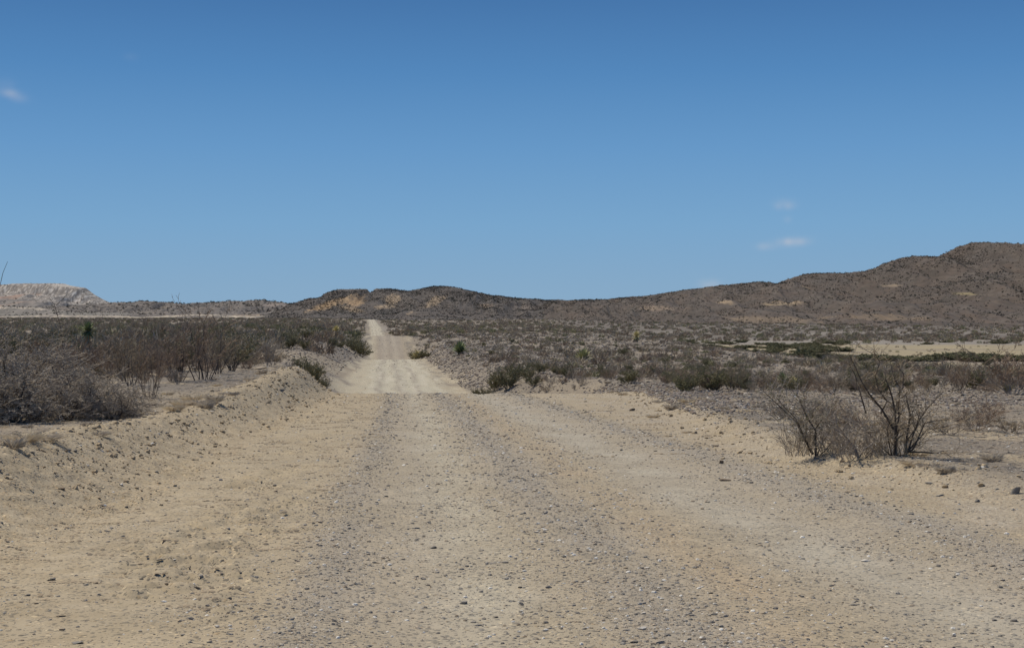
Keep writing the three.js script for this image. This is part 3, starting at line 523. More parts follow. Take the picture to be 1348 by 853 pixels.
// specific green bushes
const SPECIAL = [];
{
  const g = [[404, 492, 0.95, 0], [424, 508, 0.62, 1], [412, 500, 0.75, 2]];
  g.forEach(([px, py, s], i) => { const d = [82, 80, 78][i], [x] = onGround(px, d); put(nextGreen(i), 'green_shrub', x, d, s * 1.5, i * 2.1, 'dark green shrub clinging to the bank at the far end of the sandy berm', 'shrub', 'green shrubs at the berm end'); SPECIAL.push([x, d]); });
  [[640, 92, 0.6], [652, 95, 0.9], [668, 93, 1.1], [680, 96, 0.95], [694, 93, 0.7], [712, 97, 0.6], [628, 95, 0.45]].forEach(([px, d, s], i) => { const [x] = onGround(px, d); put(nextGreen(i + 1), 'green_shrub', x, d, s * 1.35, i * 1.3, 'olive green shrub in the dip below the stony bank', 'shrub', 'green shrubs in the dip'); SPECIAL.push([x, d]); });
  [[476, 215, 2.3], [470, 224, 2.6], [463, 230, 2.5], [555, 212, 1.5], [562, 206, 1.0], [546, 245, 1.8], [552, 236, 1.6]].forEach(([px, d, s], i) => { const [x] = onGround(px, d); put(nextGreen(i), 'green_shrub', x, d, s, i * 1.7, 'dark green shrub at the road edge by the second rise', 'shrub', 'green shrubs by the second rise'); });
}
// yuccas
function yucca(seed, n, len, trunkH, green_, mat, up) {
  const r = rng(seed), L = new Tris(), Dd = new Tris(), W = new Tris();
  const blade = (T, base, dir, l, w, droop) => { const s = V(-dir.z, 0, dir.x).normalize().multiplyScalar(w), m = base.clone().addScaledVector(dir, l * 0.5), t = base.clone().addScaledVector(dir, l).add(V(0, -droop, 0)); T.tri(base.clone().add(s), base.clone().sub(s), m.clone().add(s)); T.tri(m.clone().add(s), base.clone().sub(s), m.clone().sub(s)); T.tri(m.clone().add(s), m.clone().sub(s), t); };
  tube(W, [V(0, -0.1, 0), V(0.02, trunkH * 0.5, 0), V(0, trunkH, 0.02)], [0.12, 0.10, 0.08], 7);
  for (let i = 0; i < n; i++) { const a = i * 2.399, e = mix(up, 1.45, (i + 0.5) / n) + 0.15 * (r() - 0.5), dir = V(Math.cos(a) * Math.cos(e), Math.sin(e), Math.sin(a) * Math.cos(e)); blade(L, V(0, trunkH + 0.03, 0).addScaledVector(dir, 0.05), dir, len * (0.75 + 0.4 * r()), Math.min(0.06, len * 0.085), 0.02); }
  for (let i = 0; i < n * 0.7; i++) { const a = r() * 6.28, e = -0.5 - 0.8 * r(), dir = V(Math.cos(a) * Math.cos(e), Math.sin(e), Math.sin(a) * Math.cos(e)), y = trunkH * (0.35 + 0.65 * r()); blade(Dd, V(0, y, 0).addScaledVector(dir, 0.08), dir, Math.min(len * 0.8, y + 0.1) * (0.6 + 0.4 * r()), 0.035, 0.02); }
  const g = new THREE.Group();
  for (const [T, m, nm] of [[W, M.deadLeaf, 'trunk'], [L, mat, 'leaves'], [Dd, M.deadLeaf, 'dead_leaves']]) { const k = new THREE.Mesh(T.geo(), m); k.name = nm; g.add(k); }
  return dress(g);
}
{
  const Y = [
    [115, 60, 1.0, 801, 130, 0.42, 1.75, M.yuccaGreen, -0.9, 'short-trunked yucca standing among the brown shrubs behind the thicket'],
    [605, 168, 2.2, 802, 120, 0.60, 0.12, M.yuccaGreen, -0.15, 'full green yucca rosette on top of the stony bank by the road'],
    [549, 238, 1.8, 803, 70, 0.75, 0.4, M.yuccaYellow, -0.5, 'yellowed narrow yucca by the second rise of the road'],
    [838, 262, 2.0, 804, 60, 0.62, 0.5, M.yuccaYellow, -1.1, 'small starburst yellow yucca alone on the stony flat'],
    [768, 132, 1.6, 805, 80, 0.75, 0.08, M.leafPale, 0.1, 'pale green stemless yucca low among the grey shrubs'],
    [1030, 66, 1.0, 806, 60, 0.45, 0.35, M.yuccaGreen, -0.3, 'green yucca with a skirt of straw leaves in front of the green thicket line'],
    [1044, 67, 1.0, 807, 60, 0.42, 0.22, M.yuccaYellow, -0.5, 'dry straw-coloured yucca beside the green skirted yucca'],
    [442, 205, 1.5, 808, 60, 0.6, 1.25, M.yuccaYellow, 0.1, 'straw-yellow yucca topping the dark scrub by the second rise'],
    [172, 105, 1.5, 809, 50, 0.5, 0.6, M.leafPale, 0.0, 'pale yellow-green yucca half hidden in the scrub']];
  for (const [px, d, s, seed, n, len, th, mat, up, label] of Y) { const [x] = onGround(px, d); put(yucca(seed, n, len, th, 1, mat, up), 'yucca', x, d, s, seed, label, 'yucca', 'yuccas on the plain'); }
}

// ---------------------------------------------------------------- scattered shrubs
const spots = { bareL: [], bareR: [], greenL: [], greenR: [], hedge: [] };
const scatter = [];
{
  const r = rng(909);
  const tryAt = (x, d, kind) => { scatter.push({ x, d, kind }); };
  for (let k = 0; k < 26000; k++) {
    const d = 36 * Math.pow(520 / 36, Math.pow(r(), 0.72)), x = (r() * 2 - 1) * (0.40 * d + 2), u = x - roadX(d), pick = r(), sz = r();
    if (k >= 9000) break;
    if (u < 0) {
      const e = edgeL(d) + (d < 80 ? 3.2 : d < 130 ? bankL(d) * 0.9 : d < 240 ? 3.2 : 2.2); if (-u < e) continue;
      if (d < 60 && -u < 9 + 3 * r() && r() < 0.75) continue;
      if (d > 84 && d < 190 && -u < 12 && r() < 0.6) continue;
      if (d > 300 && r() < 0.4) continue; if (fbm(x * 0.05 + 31, d * 0.028, 2) < -0.12 && r() < 0.85) continue; if (r() < (d > 60 ? 0.4 : 0.5)) continue;
      scatter.push({ x, d, kind: pick < (d > 110 ? 0.36 : 0.14) ? 'green' : 'bare', side: 0, s: (0.5 + 1.15 * sz * sz) * (d > 90 ? 1.3 : 1), k });
    } else {
      if (d < 57) continue;
      const er = edgeR(d), inDip = d > 84 && d < 240;
      if (u < er + (inDip ? 3.0 : 1.5)) continue;
      if (d < 75 && u < er + 4) continue;
      if (inDip && u < 26 && r() < (u < 10 ? 0.82 : 0.5)) continue;
      if (x > 16 && r() < 0.55) continue; if (x > 36 && d > 120 && r() < 0.72) continue;
      if (x > 42 && d > 225 && r() < 0.9) continue;
      if (r() < (d > 240 ? 0.5 : 0.62)) continue;
      scatter.push({ x, d, kind: pick < (d > 75 && d < 110 ? 0.3 : 0.16) ? 'green' : 'bare', side: 1, s: (0.42 + 0.5 * sz * sz) * (d > 120 ? 1.1 : 1), k });
    }
  }
  // dense row on the right where the terrace ends
  for (let i = 0; i < 52; i++) { const px = 900 + 470 * Math.pow((i + r()) / 52, 1.35), d = 61 + 9 * r(); scatter.push({ x: (px - CX) / FPX * d, d, kind: r() < 0.35 ? 'green' : 'bare', side: 1, s: 0.5 + 0.5 * r(), k: i + 5 }); }
  for (let i = 0; i < 40; i++) { const px = 700 + 240 * (i + r()) / 40, d = 84 + 22 * r(); scatter.push({ x: (px - CX) / FPX * d, d, kind: r() < 0.3 ? 'green' : 'bare', side: 1, s: 0.35 + 0.4 * r(), k: i + 9 }); }
}
scatter.sort((a, b) => a.d - b.d);
const rest = { bare: [], green: [] }, made = { bare: 0, green: 0 };
{
  const labels = {
    bare0: ['leafless brown-grey shrub in the scrub on the plain beyond the sandy berm', 'leafless shrubs on the plain beyond the berm'],
    bare1: ['leafless grey shrub on the stony flat across the road from the berm', 'leafless shrubs on the stony flat'],
    green0: ['dark olive shrub in the scrub on the plain beyond the sandy berm', 'olive shrubs on the plain beyond the berm'],
    green1: ['dark olive shrub on the stony flat across the road from the berm', 'olive shrubs on the stony flat'] };
  for (const q of scatter) {
    if (made[q.kind] >= 290) { rest[q.kind].push(q); continue; }
    made[q.kind]++;
    const o = (q.kind === 'bare' ? nextBare : nextGreen)(q.k + made[q.kind]), [l, g] = labels[q.kind + q.side];
    put(o, q.kind === 'bare' ? 'bare_shrub' : 'olive_shrub', q.x, q.d, [q.s * (1 + 0.25 * Math.sin(q.k)), q.s, q.s * (1 + 0.25 * Math.cos(q.k))], q.k * 1.7, l, 'shrub', g);
  }
}
// two shrubs that stand out at the terrace edge
put(nextTall(2), 'vase_shrub', ...onGround(1262, 58), 1.0, 0.7, 'leafless vase-shaped shrub at the edge of the stony terrace', 'shrub', undefined);
put(nextBare(5), 'dark_shrub', ...onGround(1332, 57), 1.9, 2.7, 'taller dark leafless shrub beside the vase-shaped shrub', 'shrub', undefined);
put(nextTall(4), 'red_shrub', ...onGround(962, 63), 0.85, 1.9, 'reddish twiggy shrub at the near end of the terrace shrub row', 'shrub', undefined);

{ const r = rng(41); for (let i = 0; i < 16; i++) { const px = 1020 + 320 * r(), d = 22 + 16 * r(), q = nextBare(i * 5 + 1); put(q, 'bare_shrub', (px - CX) / FPX * d, d, [0.55 + 0.3 * r(), 0.32 + 0.25 * r(), 0.55 + 0.3 * r()], i * 2.2, 'low dry grey brush on the terrace behind the dark thorn shrub', 'shrub', 'dry brush on the terrace'); } }
{ // two long bare stalks rising out of the grey thickets
  const stalk = (d, pts, rad, label, forks) => {
    const v = pts.map(([px, py], i) => V((px - CX) / FPX * d, EYE + (CY - py) / FPX * d, -d + 0.15 * i)), foot = V(v[0].x - 0.1, height(v[0].x, d) - 0.05, -d), T = new Tris(), all = [foot, ...v].map((p) => p.clone().sub(foot));
    tube(T, all, all.map((_, i) => rad * (1 - 0.6 * i / (all.length - 1))), 5);
    for (const f of forks) { const q = f.map(([px, py]) => V((px - CX) / FPX * d, EYE + (CY - py) / FPX * d, -d + 0.2).sub(foot)); tube(T, q, q.map(() => rad * 0.55), 4); }
    const m = dress(new THREE.Mesh(T.geo(), M.barkDark)); m.name = numbered('bare_stalk'); m.position.copy(foot); tag(m, label, 'branch'); scene.add(m);
  };
  stalk(33, [[-4, 470], [0, 400], [5, 377], [12, 360], [21, 346]], 0.011, 'long curved bare stalk rising above the thickets against the sky', []);
  stalk(36, [[84, 470], [80, 425], [76, 402], [72, 393]], 0.012, 'forked bare stalk rising above the thickets before the mesa', [[[76, 402], [84, 395], [90, 388]], [[79, 415], [73, 408]]]);
}
// line of green thicket along the valley floor, then looser clumps beyond it
{
  const r = rng(31), L = 'dense green bush in the thicket line along the valley field', G = 'green thicket line along the valley field';
  for (let i = 0; i < 46; i++) { const px = 985 + 420 * (i + r() * 0.9) / 46, d = 226 + 16 * r(), hero = px > 1060 && px < 1095 ? 1.45 : px > 1230 && px < 1300 ? 1.3 : 0.9; put(nextHedge(i), 'thicket_green_bush', (px - CX) / FPX * d, d, [2.6 * (0.8 + 0.5 * r()), 0.95 * hero * (0.7 + 0.5 * r()), 2.2], i * 1.9, L, 'bush', G, 0.15); }
  const L2 = 'low dark green bush scattered on the pale valley floor', G2 = 'green bushes scattered on the valley floor';
  for (let i = 0; i < 60; i++) { const px = 900 + 460 * r() * (r() < 0.6 ? 0.5 : 1), d = (px > 1110 ? 410 : 290) + 170 * r(); if (r() < 0.3 && px > 1110) continue; put(nextHedge(i), 'valley_bush', (px - CX) / FPX * d, d, [2.8 * (0.6 + 0.8 * r()), 0.85 * (0.7 + 0.6 * r()), 2.4], i * 2.3, L2, 'bush', G2, 0.15); }
}
// ---------------------------------------------------------------- dry grass tufts beside the road
{
  const r = rng(61), G = 'dry grass tufts beside the road', L = 'small tuft of dry grey grass at the foot of the scrub';
  let n = 0;
  const add = (x, d, s) => { const m = new THREE.Mesh(tuftGeos[n % 3], n % 3 ? M.strawGrey : M.straw); m.castShadow = m.receiveShadow = true; put(m, 'grass_tuft', x, d, s, r() * 6, L, 'grass', G, 0.01); n++; };
  for (const [px, py, s] of [[30, 582, 1.2], [60, 578, 1.0], [15, 590, 1.0], [240, 535, 1.5], [262, 532, 1.6], [282, 530, 1.5], [255, 528, 1.6], [300, 520, 1.3], [270, 538, 1.2], [228, 540, 1.2], [130, 572, 0.8], [885, 540, 1.5], [905, 530, 1.5], [870, 530, 1.4], [955, 540, 1.0], [905, 570, 0.5], [930, 575, 0.4], [942, 588, 0.35], [880, 575, 0.4], [1225, 615, 0.8], [1245, 622, 0.7], [1200, 612, 0.8], [1262, 620, 0.6], [1330, 560, 1.0], [1150, 560, 0.9], [1010, 520, 1.2], [1060, 515, 1.2], [1210, 600, 0.9], [330, 500, 1.4], [345, 492, 1.4], [820, 520, 1.3], [845, 508, 1.5], [800, 505, 1.4], [860, 550, 1.0]]) { const [x, d] = at(px, py); add(x, d, s); }
  for (let i = 0; i < 240; i++) { const left = r() < 0.45, d = 18 + 55 * r(), u = left ? -(edgeL(d) + 1.8 + 9 * r()) : edgeR(d) + 0.9 + 14 * r() * r(), x = roadX(d) + u; if (Math.abs(x) > 0.39 * d) continue; add(x, d, 0.35 + 0.55 * r()); }
}
console.log('plants done', made, rest.bare.length, rest.green.length);

// ---------------------------------------------------------------- stones
function stoneGeo(seed, detail, sharp = 0.35, cut = 5) {
  const g = new THREE.IcosahedronGeometry(1, detail), p = g.attributes.position, r = rng(seed), planes = Array.from({ length: cut }, () => [V(r() - 0.5, r() - 0.5, r() - 0.5).normalize(), 0.42 + 0.35 * r()]), o = seed * 3.1;
  for (let i = 0; i < p.count; i++) { const v = V(p.getX(i), p.getY(i), p.getZ(i)); v.multiplyScalar(1 + sharp * noise3(v.x * 1.1 + o, v.y * 1.1, v.z * 1.1)); for (const [n, k] of planes) { const e = v.dot(n) - k; if (e > 0) v.addScaledVector(n, -e); } p.setXYZ(i, v.x, v.y, v.z); }
  g.deleteAttribute('uv'); g.computeVertexNormals(); return g;
}
function slabGeo(seed) {
  const g = new THREE.BoxGeometry(1.7, 1.7, 1.7, 3, 3, 3).toNonIndexed(), p = g.attributes.position, r = rng(seed), o = seed * 2.7, cuts = Array.from({ length: 5 }, () => [V(r() - 0.5, 0.5 * (r() - 0.5), r() - 0.5).normalize(), 0.55 + 0.3 * r()]);
  for (let i = 0; i < p.count; i++) { const v = V(p.getX(i), p.getY(i), p.getZ(i)); v.multiplyScalar(1 + 0.22 * noise3(v.x * 0.9 + o, v.y * 0.9, v.z * 0.9)); v.x += 0.25 * v.y * Math.sin(o); for (const [n, k] of cuts) { const e = v.dot(n) - k; if (e > 0) v.addScaledVector(n, -e); } p.setXYZ(i, v.x, v.y, v.z); }
  g.deleteAttribute('uv'); g.computeVertexNormals(); return g;
}
const slabs = [41, 42, 43, 44].map(slabGeo);
const stoneBig = [1, 2, 3, 4, 5].map((s) => stoneGeo(s, 2, 0.3, 12)), stoneSmall = stoneGeo(17, 0, 0.25, 3);
const stoneMats = { grey: std({ color: new THREE.Color(0.215, 0.192, 0.162) }), dark: std({ color: new THREE.Color(0.17, 0.15, 0.126) }), brown: std({ color: new THREE.Color(0.20, 0.145, 0.095) }), pale: std({ color: new THREE.Color(0.50, 0.45, 0.38) }), buff: std({ color: new THREE.Color(0.33, 0.265, 0.19) }) };
const toneWord = { grey: 'grey', dark: 'dark grey', brown: 'brown', pale: 'whitish', buff: 'buff' };
{
  const list = [ // photo x, y of the foot, width in pixels, height ratio, tone, label
    [256, 775, 17, 0.45, 'brown', 'rounded grey-brown stone on bare sand'], [68, 764, 17, 0.5, 'dark', 'dark jagged stone on the sandy road side'], [957, 633, 23, 0.3, 'brown', 'flat brown slab at the gravel edge below the thorn shrubs'],
    [1288, 661, 10, 1.0, 'dark', 'small upright dark stone on the sand by the berm'], [1338, 650, 15, 1.5, 'grey', 'grey slab standing on edge in the berm'], [950, 610, 7, 1.2, 'brown', 'upright brown stone on the sand before the leaning shrub'],
    [571, 722, 15, 0.55, 'dark', 'dark angular stone in the wheel track'], [666, 741, 13, 0.5, 'grey', 'grey blocky stone between the wheel tracks'], [723, 774, 12, 0.75, 'grey', 'square grey stone with a flat top on the gravel'],
    [846, 829, 15, 0.8, 'pale', 'white rounded stone on the gravel'], [866, 847, 26, 0.35, 'buff', 'long buff slab on the gravel beside the white stone'], [836, 846, 16, 0.5, 'dark', 'dark stone beside the long buff slab'],
    [612, 795, 14, 0.9, 'grey', 'pale grey upright stone on the road'], [1141, 739, 17, 0.4, 'pale', 'whitish oblong stone in the gravel windrow'], [835, 577, 9, 0.5, 'brown', 'brown stone on the sand apron'], [833, 541, 9, 1.0, 'brown', 'brown stone at the foot of the stony bank'],
    [80, 645, 18, 0.5, 'brown', 'curved brown slab on the berm face'], [90, 594, 11, 1.0, 'grey', 'grey stone near the top of the berm'], [206, 622, 9, 0.7, 'grey', 'small grey stone low on the berm face'], [278, 542, 8, 0.45, 'pale', 'white stone on top of the berm'],
    [370, 515, 12, 0.6, 'grey', 'flat grey stone at the berm end'], [376, 506, 9, 0.8, 'dark', 'dark stone on the berm end'], [403, 506, 8, 0.7, 'dark', 'dark stone on the berm crest by the green shrub'], [332, 474, 22, 1.0, 'buff', 'pointed grey rock by the scrub beyond the berm'], [340, 486, 26, 0.3, 'buff', 'flat buff slab below the pointed rock'],
    [142, 700, 9, 0.35, 'grey', 'thin grey flake on the sand'], [210, 737, 13, 0.3, 'grey', 'thin slate flake on the sand'], [229, 737, 9, 0.3, 'pale', 'pale flake beside the slate flake'], [317, 712, 9, 0.5, 'brown', 'small brown stone in the sand'], [100, 847, 22, 0.25, 'grey', 'thin grey slab at the sandy edge'], [80, 812, 14, 0.4, 'brown', 'brown flake in the broken crust'],
    [1310, 817, 12, 0.5, 'dark', 'dark stone in the coarse gravel windrow'], [1337, 818, 13, 0.7, 'dark', 'dark jagged stone in the coarse gravel windrow'], [1125, 797, 13, 0.45, 'dark', 'black jagged stone in the light track'], [1093, 821, 11, 0.4, 'grey', 'low grey stone at the track edge'], [971, 765, 10, 0.3, 'grey', 'thin grey stone between the tracks'],
    [707, 701, 12, 0.35, 'pale', 'white flake on the gravel between the tracks'], [650, 658, 9, 0.4, 'pale', 'small white stone in the gravel streak'], [511, 640, 10, 0.5, 'dark', 'dark stone in the gravel streak'], [496, 695, 11, 0.45, 'dark', 'dark stone on the old track'], [548, 696, 12, 0.35, 'grey', 'grey slab on the old track'], [800, 645, 9, 0.35, 'dark', 'dark flake on the light track'], [846, 666, 8, 0.3, 'dark', 'dark flake on the track edge'], [560, 800, 9, 0.5, 'dark', 'dark stone on the sandy strip'], [583, 803, 7, 0.4, 'dark', 'dark flake on the sandy strip'], [630, 824, 12, 0.4, 'grey', 'grey stone on the road'], [700, 806, 8, 0.4, 'dark', 'dark flake on the road'], [720, 804, 8, 0.4, 'dark', 'dark flake on the gravel'], [880, 837, 12, 0.6, 'dark', 'dark wedge-shaped stone beside the buff slab'], [852, 748, 10, 0.5, 'pale', 'white stone on the track edge'], [843, 796, 8, 0.9, 'pale', 'small round white stone on the gravel'], [848, 808, 10, 0.6, 'pale', 'cream stone on the gravel'], [990, 636, 8, 0.8, 'dark', 'dark lump beside the brown slab'], [1117, 648, 11, 0.35, 'brown', 'flat brown stone on the sandy strip'], [1224, 637, 12, 0.6, 'grey', 'grey stone embedded in the berm'], [1238, 653, 16, 0.2, 'grey', 'thin grey slab on the sandy strip'], [1290, 682, 6, 0.5, 'dark', 'dark chip on the sandy strip'], [1145, 664, 8, 0.5, 'dark', 'dark chip on the gravel edge']];
  list.forEach(([px, py, w, hr, tone, label], i) => {
    const [x, d] = at(px, py), s = w / FPX * d / 2 * 0.92, m = new THREE.Mesh(hr > 1.1 ? slabs[i % 4] : stoneBig[i % 5], stoneMats[tone]); m.castShadow = m.receiveShadow = true;
    put(m, 'stone', x, d, [s, Math.max(0.26, hr * 0.8) * s * 0.95, s * 0.75], (i * 0.9) % 0.7 - 0.35, label, 'stone', 'larger stones by the road'); m.position.y += Math.max(0.26, hr * 0.8) * s * 0.4 + 0.03; m.rotation.z = 0.12 * Math.sin(i * 2.2); if (hr > 1.2) { m.scale.z = s * 0.35; m.scale.x = s * 0.8; m.rotation.z = -0.45; }
  });
  // a further set of fist-sized stones
  const r = rng(71), keys = ['dark', 'grey', 'grey', 'brown', 'pale', 'buff', 'buff', 'grey'];
  for (let i = 0; i < 235; i++) {
    const d = 7.6 * Math.pow(9, r()), x = (r() * 2 - 1) * 0.365 * d, u = x - roadX(d), gz = gravelAt(u, d); if (r() > gz * 1.1 + 0.05) continue;
    const tone = keys[Math.floor(r() * keys.length)], s = (0.008 + 0.012 * r() * r()) * (1 + d / 40), m = new THREE.Mesh(stoneBig[i % 5], stoneMats[tone]); m.castShadow = m.receiveShadow = true;
    const where = u < -4.4 ? 'on the sandy berm' : u > edgeR(d) ? 'on the stony verge' : u < -2.4 ? 'on the sandy road side' : u > 2.8 ? 'in the gravel windrow' : 'in the road gravel';
    put(m, 'stone', x, d, [s, s * (0.35 + 0.45 * r()), s * (0.6 + 0.3 * r())], r() * 6, `fist-sized ${toneWord[tone]} stone ${where}`, 'stone', `${toneWord[tone]} stones ${where}`, -s * 0.18);
  }
}
function gravelAt(u, d) {
  const s = u + 0.15 * fbm(5.5, d * 0.08, 2), er = edgeR(d), n = fbm(u * 0.8 + 3, d * 0.25, 3);
  let g = 0.27 + 0.2 * n;
  g += 0.8 * gauss(s + 1.98, 0.26) + 0.85 * gauss(s - 0.05, 0.36) + 0.25 * gauss(s - 0.8, 0.5) + 0.95 * gauss(s - 3.25, 0.5) * (0.75 + n) + 0.2 * gauss(s + 0.6, 0.8) - 0.10 * gauss(s - 1.9, 0.6) - 0.08 * gauss(s + 1.1, 0.4);
  g *= u < -2.6 ? mix(1, 0.32, sstep(2.4, 3.2, -u)) : 1;
  if (u > 3.9 && u < er) g *= mix(1, 0.35, sstep(3.9, 4.6, u));
  if (u > er) g = 0.55 + 0.3 * n;
  if (u < -edgeL(d) - 0.2) g = 0.40 + 0.25 * n;
  return clamp(g + 0.25 * sstep(0.2, 0.5, n));
}
function instances(name, label, category, geo, mat, list, colourOf) {
  const im = new THREE.InstancedMesh(geo, mat, list.length), m = new THREE.Matrix4(), q = new THREE.Quaternion(), e = new THREE.Euler(), c = new THREE.Color();
  list.forEach((s, i) => { e.set(s.tx ?? 0, s.ry ?? 0, s.tz ?? 0); q.setFromEuler(e); m.compose(V(s.x, s.y, -s.d), q, V(s.sx, s.sy, s.sz)); im.setMatrixAt(i, m); if (colourOf) { const k = colourOf(s, i); im.setColorAt(i, c.setRGB(k[0], k[1], k[2])); } });
  im.name = name; im.castShadow = im.receiveShadow = true; tag(im, label, category, undefined, 'stuff'); scene.add(im); return im;
}
{
  const r = rng(81), list = [], tones = [[0.225, 0.198, 0.163], [0.265, 0.233, 0.19], [0.31, 0.265, 0.207], [0.145, 0.128, 0.11], [0.22, 0.165, 0.11], [0.34, 0.27, 0.19], [0.58, 0.54, 0.47]];
  for (let k = 0; k < 520000; k++) {
    const d = 6.2 * Math.pow((k % 8 ? 80 : 320) / 6.2, r()), x = k % 8 ? (r() * 2 - 1) * (0.40 * d + 0.3) : roadX(d) + 16 * (r() - 0.5), u = x - roadX(d);
    if (u < -9 || u > 16 + (d > 18 ? 6 : 0)) continue;
    if (r() > gravelAt(u, d) * 0.60) continue;
    const s = (0.0023 + 0.00019 * d) * Math.min(5.5, Math.pow(1 - r(), -0.45)) * (0.8 + 0.4 * r()) * (d > 84 ? 0.55 : 1);
    list.push({ x, d, y: height(x, d) + s * 0.05, sx: s, sy: s * (0.3 + 0.35 * r()), sz: s * (0.6 + 0.4 * r()), ry: r() * 6.28, tx: 0.5 * (r() - 0.5), tz: 0.5 * (r() - 0.5), t: r() });
  }
  console.log('gravel', list.length);
  const pick = [0, 0, 1, 1, 1, 2, 2, 3, 3, 4, 5, 5, 5, 6, 6, 5];
  instances('gravel', 'loose small gravel strewn over the dirt road and its verges', 'gravel', stoneSmall, std({ color: 0xffffff }), list, (s) => { const t = tones[pick[Math.floor(s.t * 16)]], k = 0.8 + 0.45 * ((s.t * 977) % 1); return [t[0] * k, t[1] * k, t[2] * k]; });
  // stones of the stony flat and banks beyond the dip
  const far = [];
  for (let k = 0; k < 90000; k++) {
    const d = 40 * Math.pow(420 / 40, r()), x = -0.16 * d + r() * 0.58 * d, u = x - roadX(d), n = fbm(x * 0.11, d * 0.06, 3);
    const left = u < 0; if (left ? (-u < edgeL(d) + 1 || d < 70 || d > 220) : u < edgeR(d) + 1.2) continue;
    if (x > 40 && d > 150) continue;
    if (r() > 0.55 + 0.5 * n) continue;
    const s = (0.012 + 0.00034 * d) * Math.min(3.2, Math.pow(1 - r(), -0.4));
    far.push({ x, d, y: height(x, d) + s * 0.2, sx: s, sy: s * (0.4 + 0.4 * r()), sz: s * (0.7 + 0.3 * r()), ry: r() * 6.28, tx: 0.6 * (r() - 0.5), tz: 0.6 * (r() - 0.5), t: r() });
  }
  for (let k = 0; k < 26000; k++) {
    const near = k % 3 === 0, d = near ? 36 + 42 * r() : 84 * Math.pow(240 / 84, r()), u = edgeR(d) + (near ? 0.1 + 5 * r() * r() : 0.3 + 15 * r()), x = roadX(d) + u; if (x > 0.4 * d || r() > 0.6 + 0.6 * fbm(x * 0.25, d * 0.12, 2)) continue;
    const s = (0.012 + 0.00026 * d) * Math.min(3.4, Math.pow(1 - r(), -0.42));
    far.push({ x, d, y: height(x, d) + s * 0.2, sx: s, sy: s * (0.45 + 0.4 * r()), sz: s * (0.7 + 0.3 * r()), ry: r() * 6.28, tx: 0.6 * (r() - 0.5), tz: 0.6 * (r() - 0.5), t: r() });
  }
  instances('field_stones', 'pale rubble strewn over the stony flat and banks', 'rubble', stoneGeo(23, 0, 0.25, 3), std({ color: 0xffffff }), far, (s) => { const t = s.t < 0.12 ? [0.42, 0.365, 0.30] : s.t < 0.45 ? [0.27, 0.225, 0.18] : s.t < 0.75 ? [0.17, 0.142, 0.122] : [0.22, 0.165, 0.122]; const k = 0.85 + 0.35 * ((s.t * 733) % 1); return [t[0] * k, t[1] * k, t[2] * k]; });
  // clods of earth on the berms
  const clods = [];
  for (let k = 0; k < 4200; k++) {
    const d = 14 * Math.pow(78 / 14, r()), left = r() < 0.66, e = left ? edgeL(d) : edgeR(d), off = (r() + r() + r() - 1.5) * 1.3 + (left ? 0.5 : 0.4), u = left ? -(e + off) : e + off, x = roadX(d) + u;
    if (Math.abs(x) > 0.4 * d || (!left && d < 16) || r() > 0.5 + 1.1 * fbm(x * 0.9, d * 0.7, 2)) continue;
    const s = (0.007 + 0.00026 * d) * Math.min(3.5, Math.pow(1 - r(), -0.45));
    clods.push({ x, d, y: height(x, d) + s * 0.15, sx: s, sy: s * (0.5 + 0.4 * r()), sz: s * (0.7 + 0.3 * r()), ry: r() * 6.28, tx: r() - 0.5, tz: r() - 0.5, t: r() });
  }
  instances('earth_clods', 'crumbled earth clods along the berms', 'earth', stoneGeo(29, 1, 0.4, 2), std({ color: 0xffffff }), clods, (s) => { const k = 0.8 + 0.3 * s.t; return [0.39 * k, 0.295 * k, 0.18 * k]; });
  // curled flakes of dried mud in broken lines across the sandy side
  const fl = [];
  for (let k = 0; k < 420; k++) {
    const d = 8.5 * Math.pow(58 / 8.5, r()), right = r() < 0.16, er = edgeR(d), u0 = right ? er - 0.4 - 2.6 * r() : -(2.3 + 3.0 * r()), n = 3 + Math.floor(16 * r() * r()); let x = roadX(d) + u0, dd = d;
    if ((right && d < 22) || Math.abs(x) > 0.4 * d) continue;
    for (let i = 0; i < n; i++) { const s = (0.010 + 0.022 * r() * r()) * (0.8 + d / 35); x += s * (1 + 1.4 * r()); dd += (r() - 0.5) * 0.06; fl.push({ x, d: dd, y: height(x, dd) + s * 0.22, sx: s, sy: s * 0.16, sz: s * 0.7, ry: (r() - 0.5) * 0.9, tx: 0.15 + 0.55 * r(), tz: 0.4 * (r() - 0.5), t: r() }); }
  }
  instances('mud_flakes', 'curled flakes of dried mud lying in broken lines on the sand', 'earth', stoneSmall, std({ color: 0xffffff }), fl, (s) => { const k = 0.75 + 0.3 * s.t; return [0.40 * k, 0.305 * k, 0.195 * k]; });
  // dry twig litter on the verges
  const T = new Tris(); tube(T, [V(-0.5, 0, 0), V(-0.1, 0.05, 0.06), V(0.5, 0, 0)], [0.018, 0.02, 0.010], 3);
  const lit = [];
  for (let k = 0; k < 26000; k++) {
    const d = 15 * Math.pow(75 / 15, r()), left = r() < 0.4, e = left ? edgeL(d) + 1.4 : edgeR(d) + 0.7, u = (left ? -1 : 1) * (e + 16 * r()), x = roadX(d) + u; if (Math.abs(x) > 0.4 * d || r() > 0.65 + 0.6 * fbm(x * 0.35, d * 0.35, 2)) continue;
    const s = (0.06 + 0.14 * r()) * (0.7 + d / 70); lit.push({ x, d, y: height(x, d) + 0.008, sx: s, sy: s, sz: s, ry: r() * 6.28, tz: 0.3 * (r() - 0.5), t: r() });
  }
  instances('twig_litter', 'dry twigs littering the ground under the scrub', 'litter', T.geo(), std({ color: 0xffffff, side: THREE.DoubleSide }), lit, (s) => { const k = 0.7 + 0.6 * s.t; return [0.24 * k, 0.205 * k, 0.17 * k]; });
}

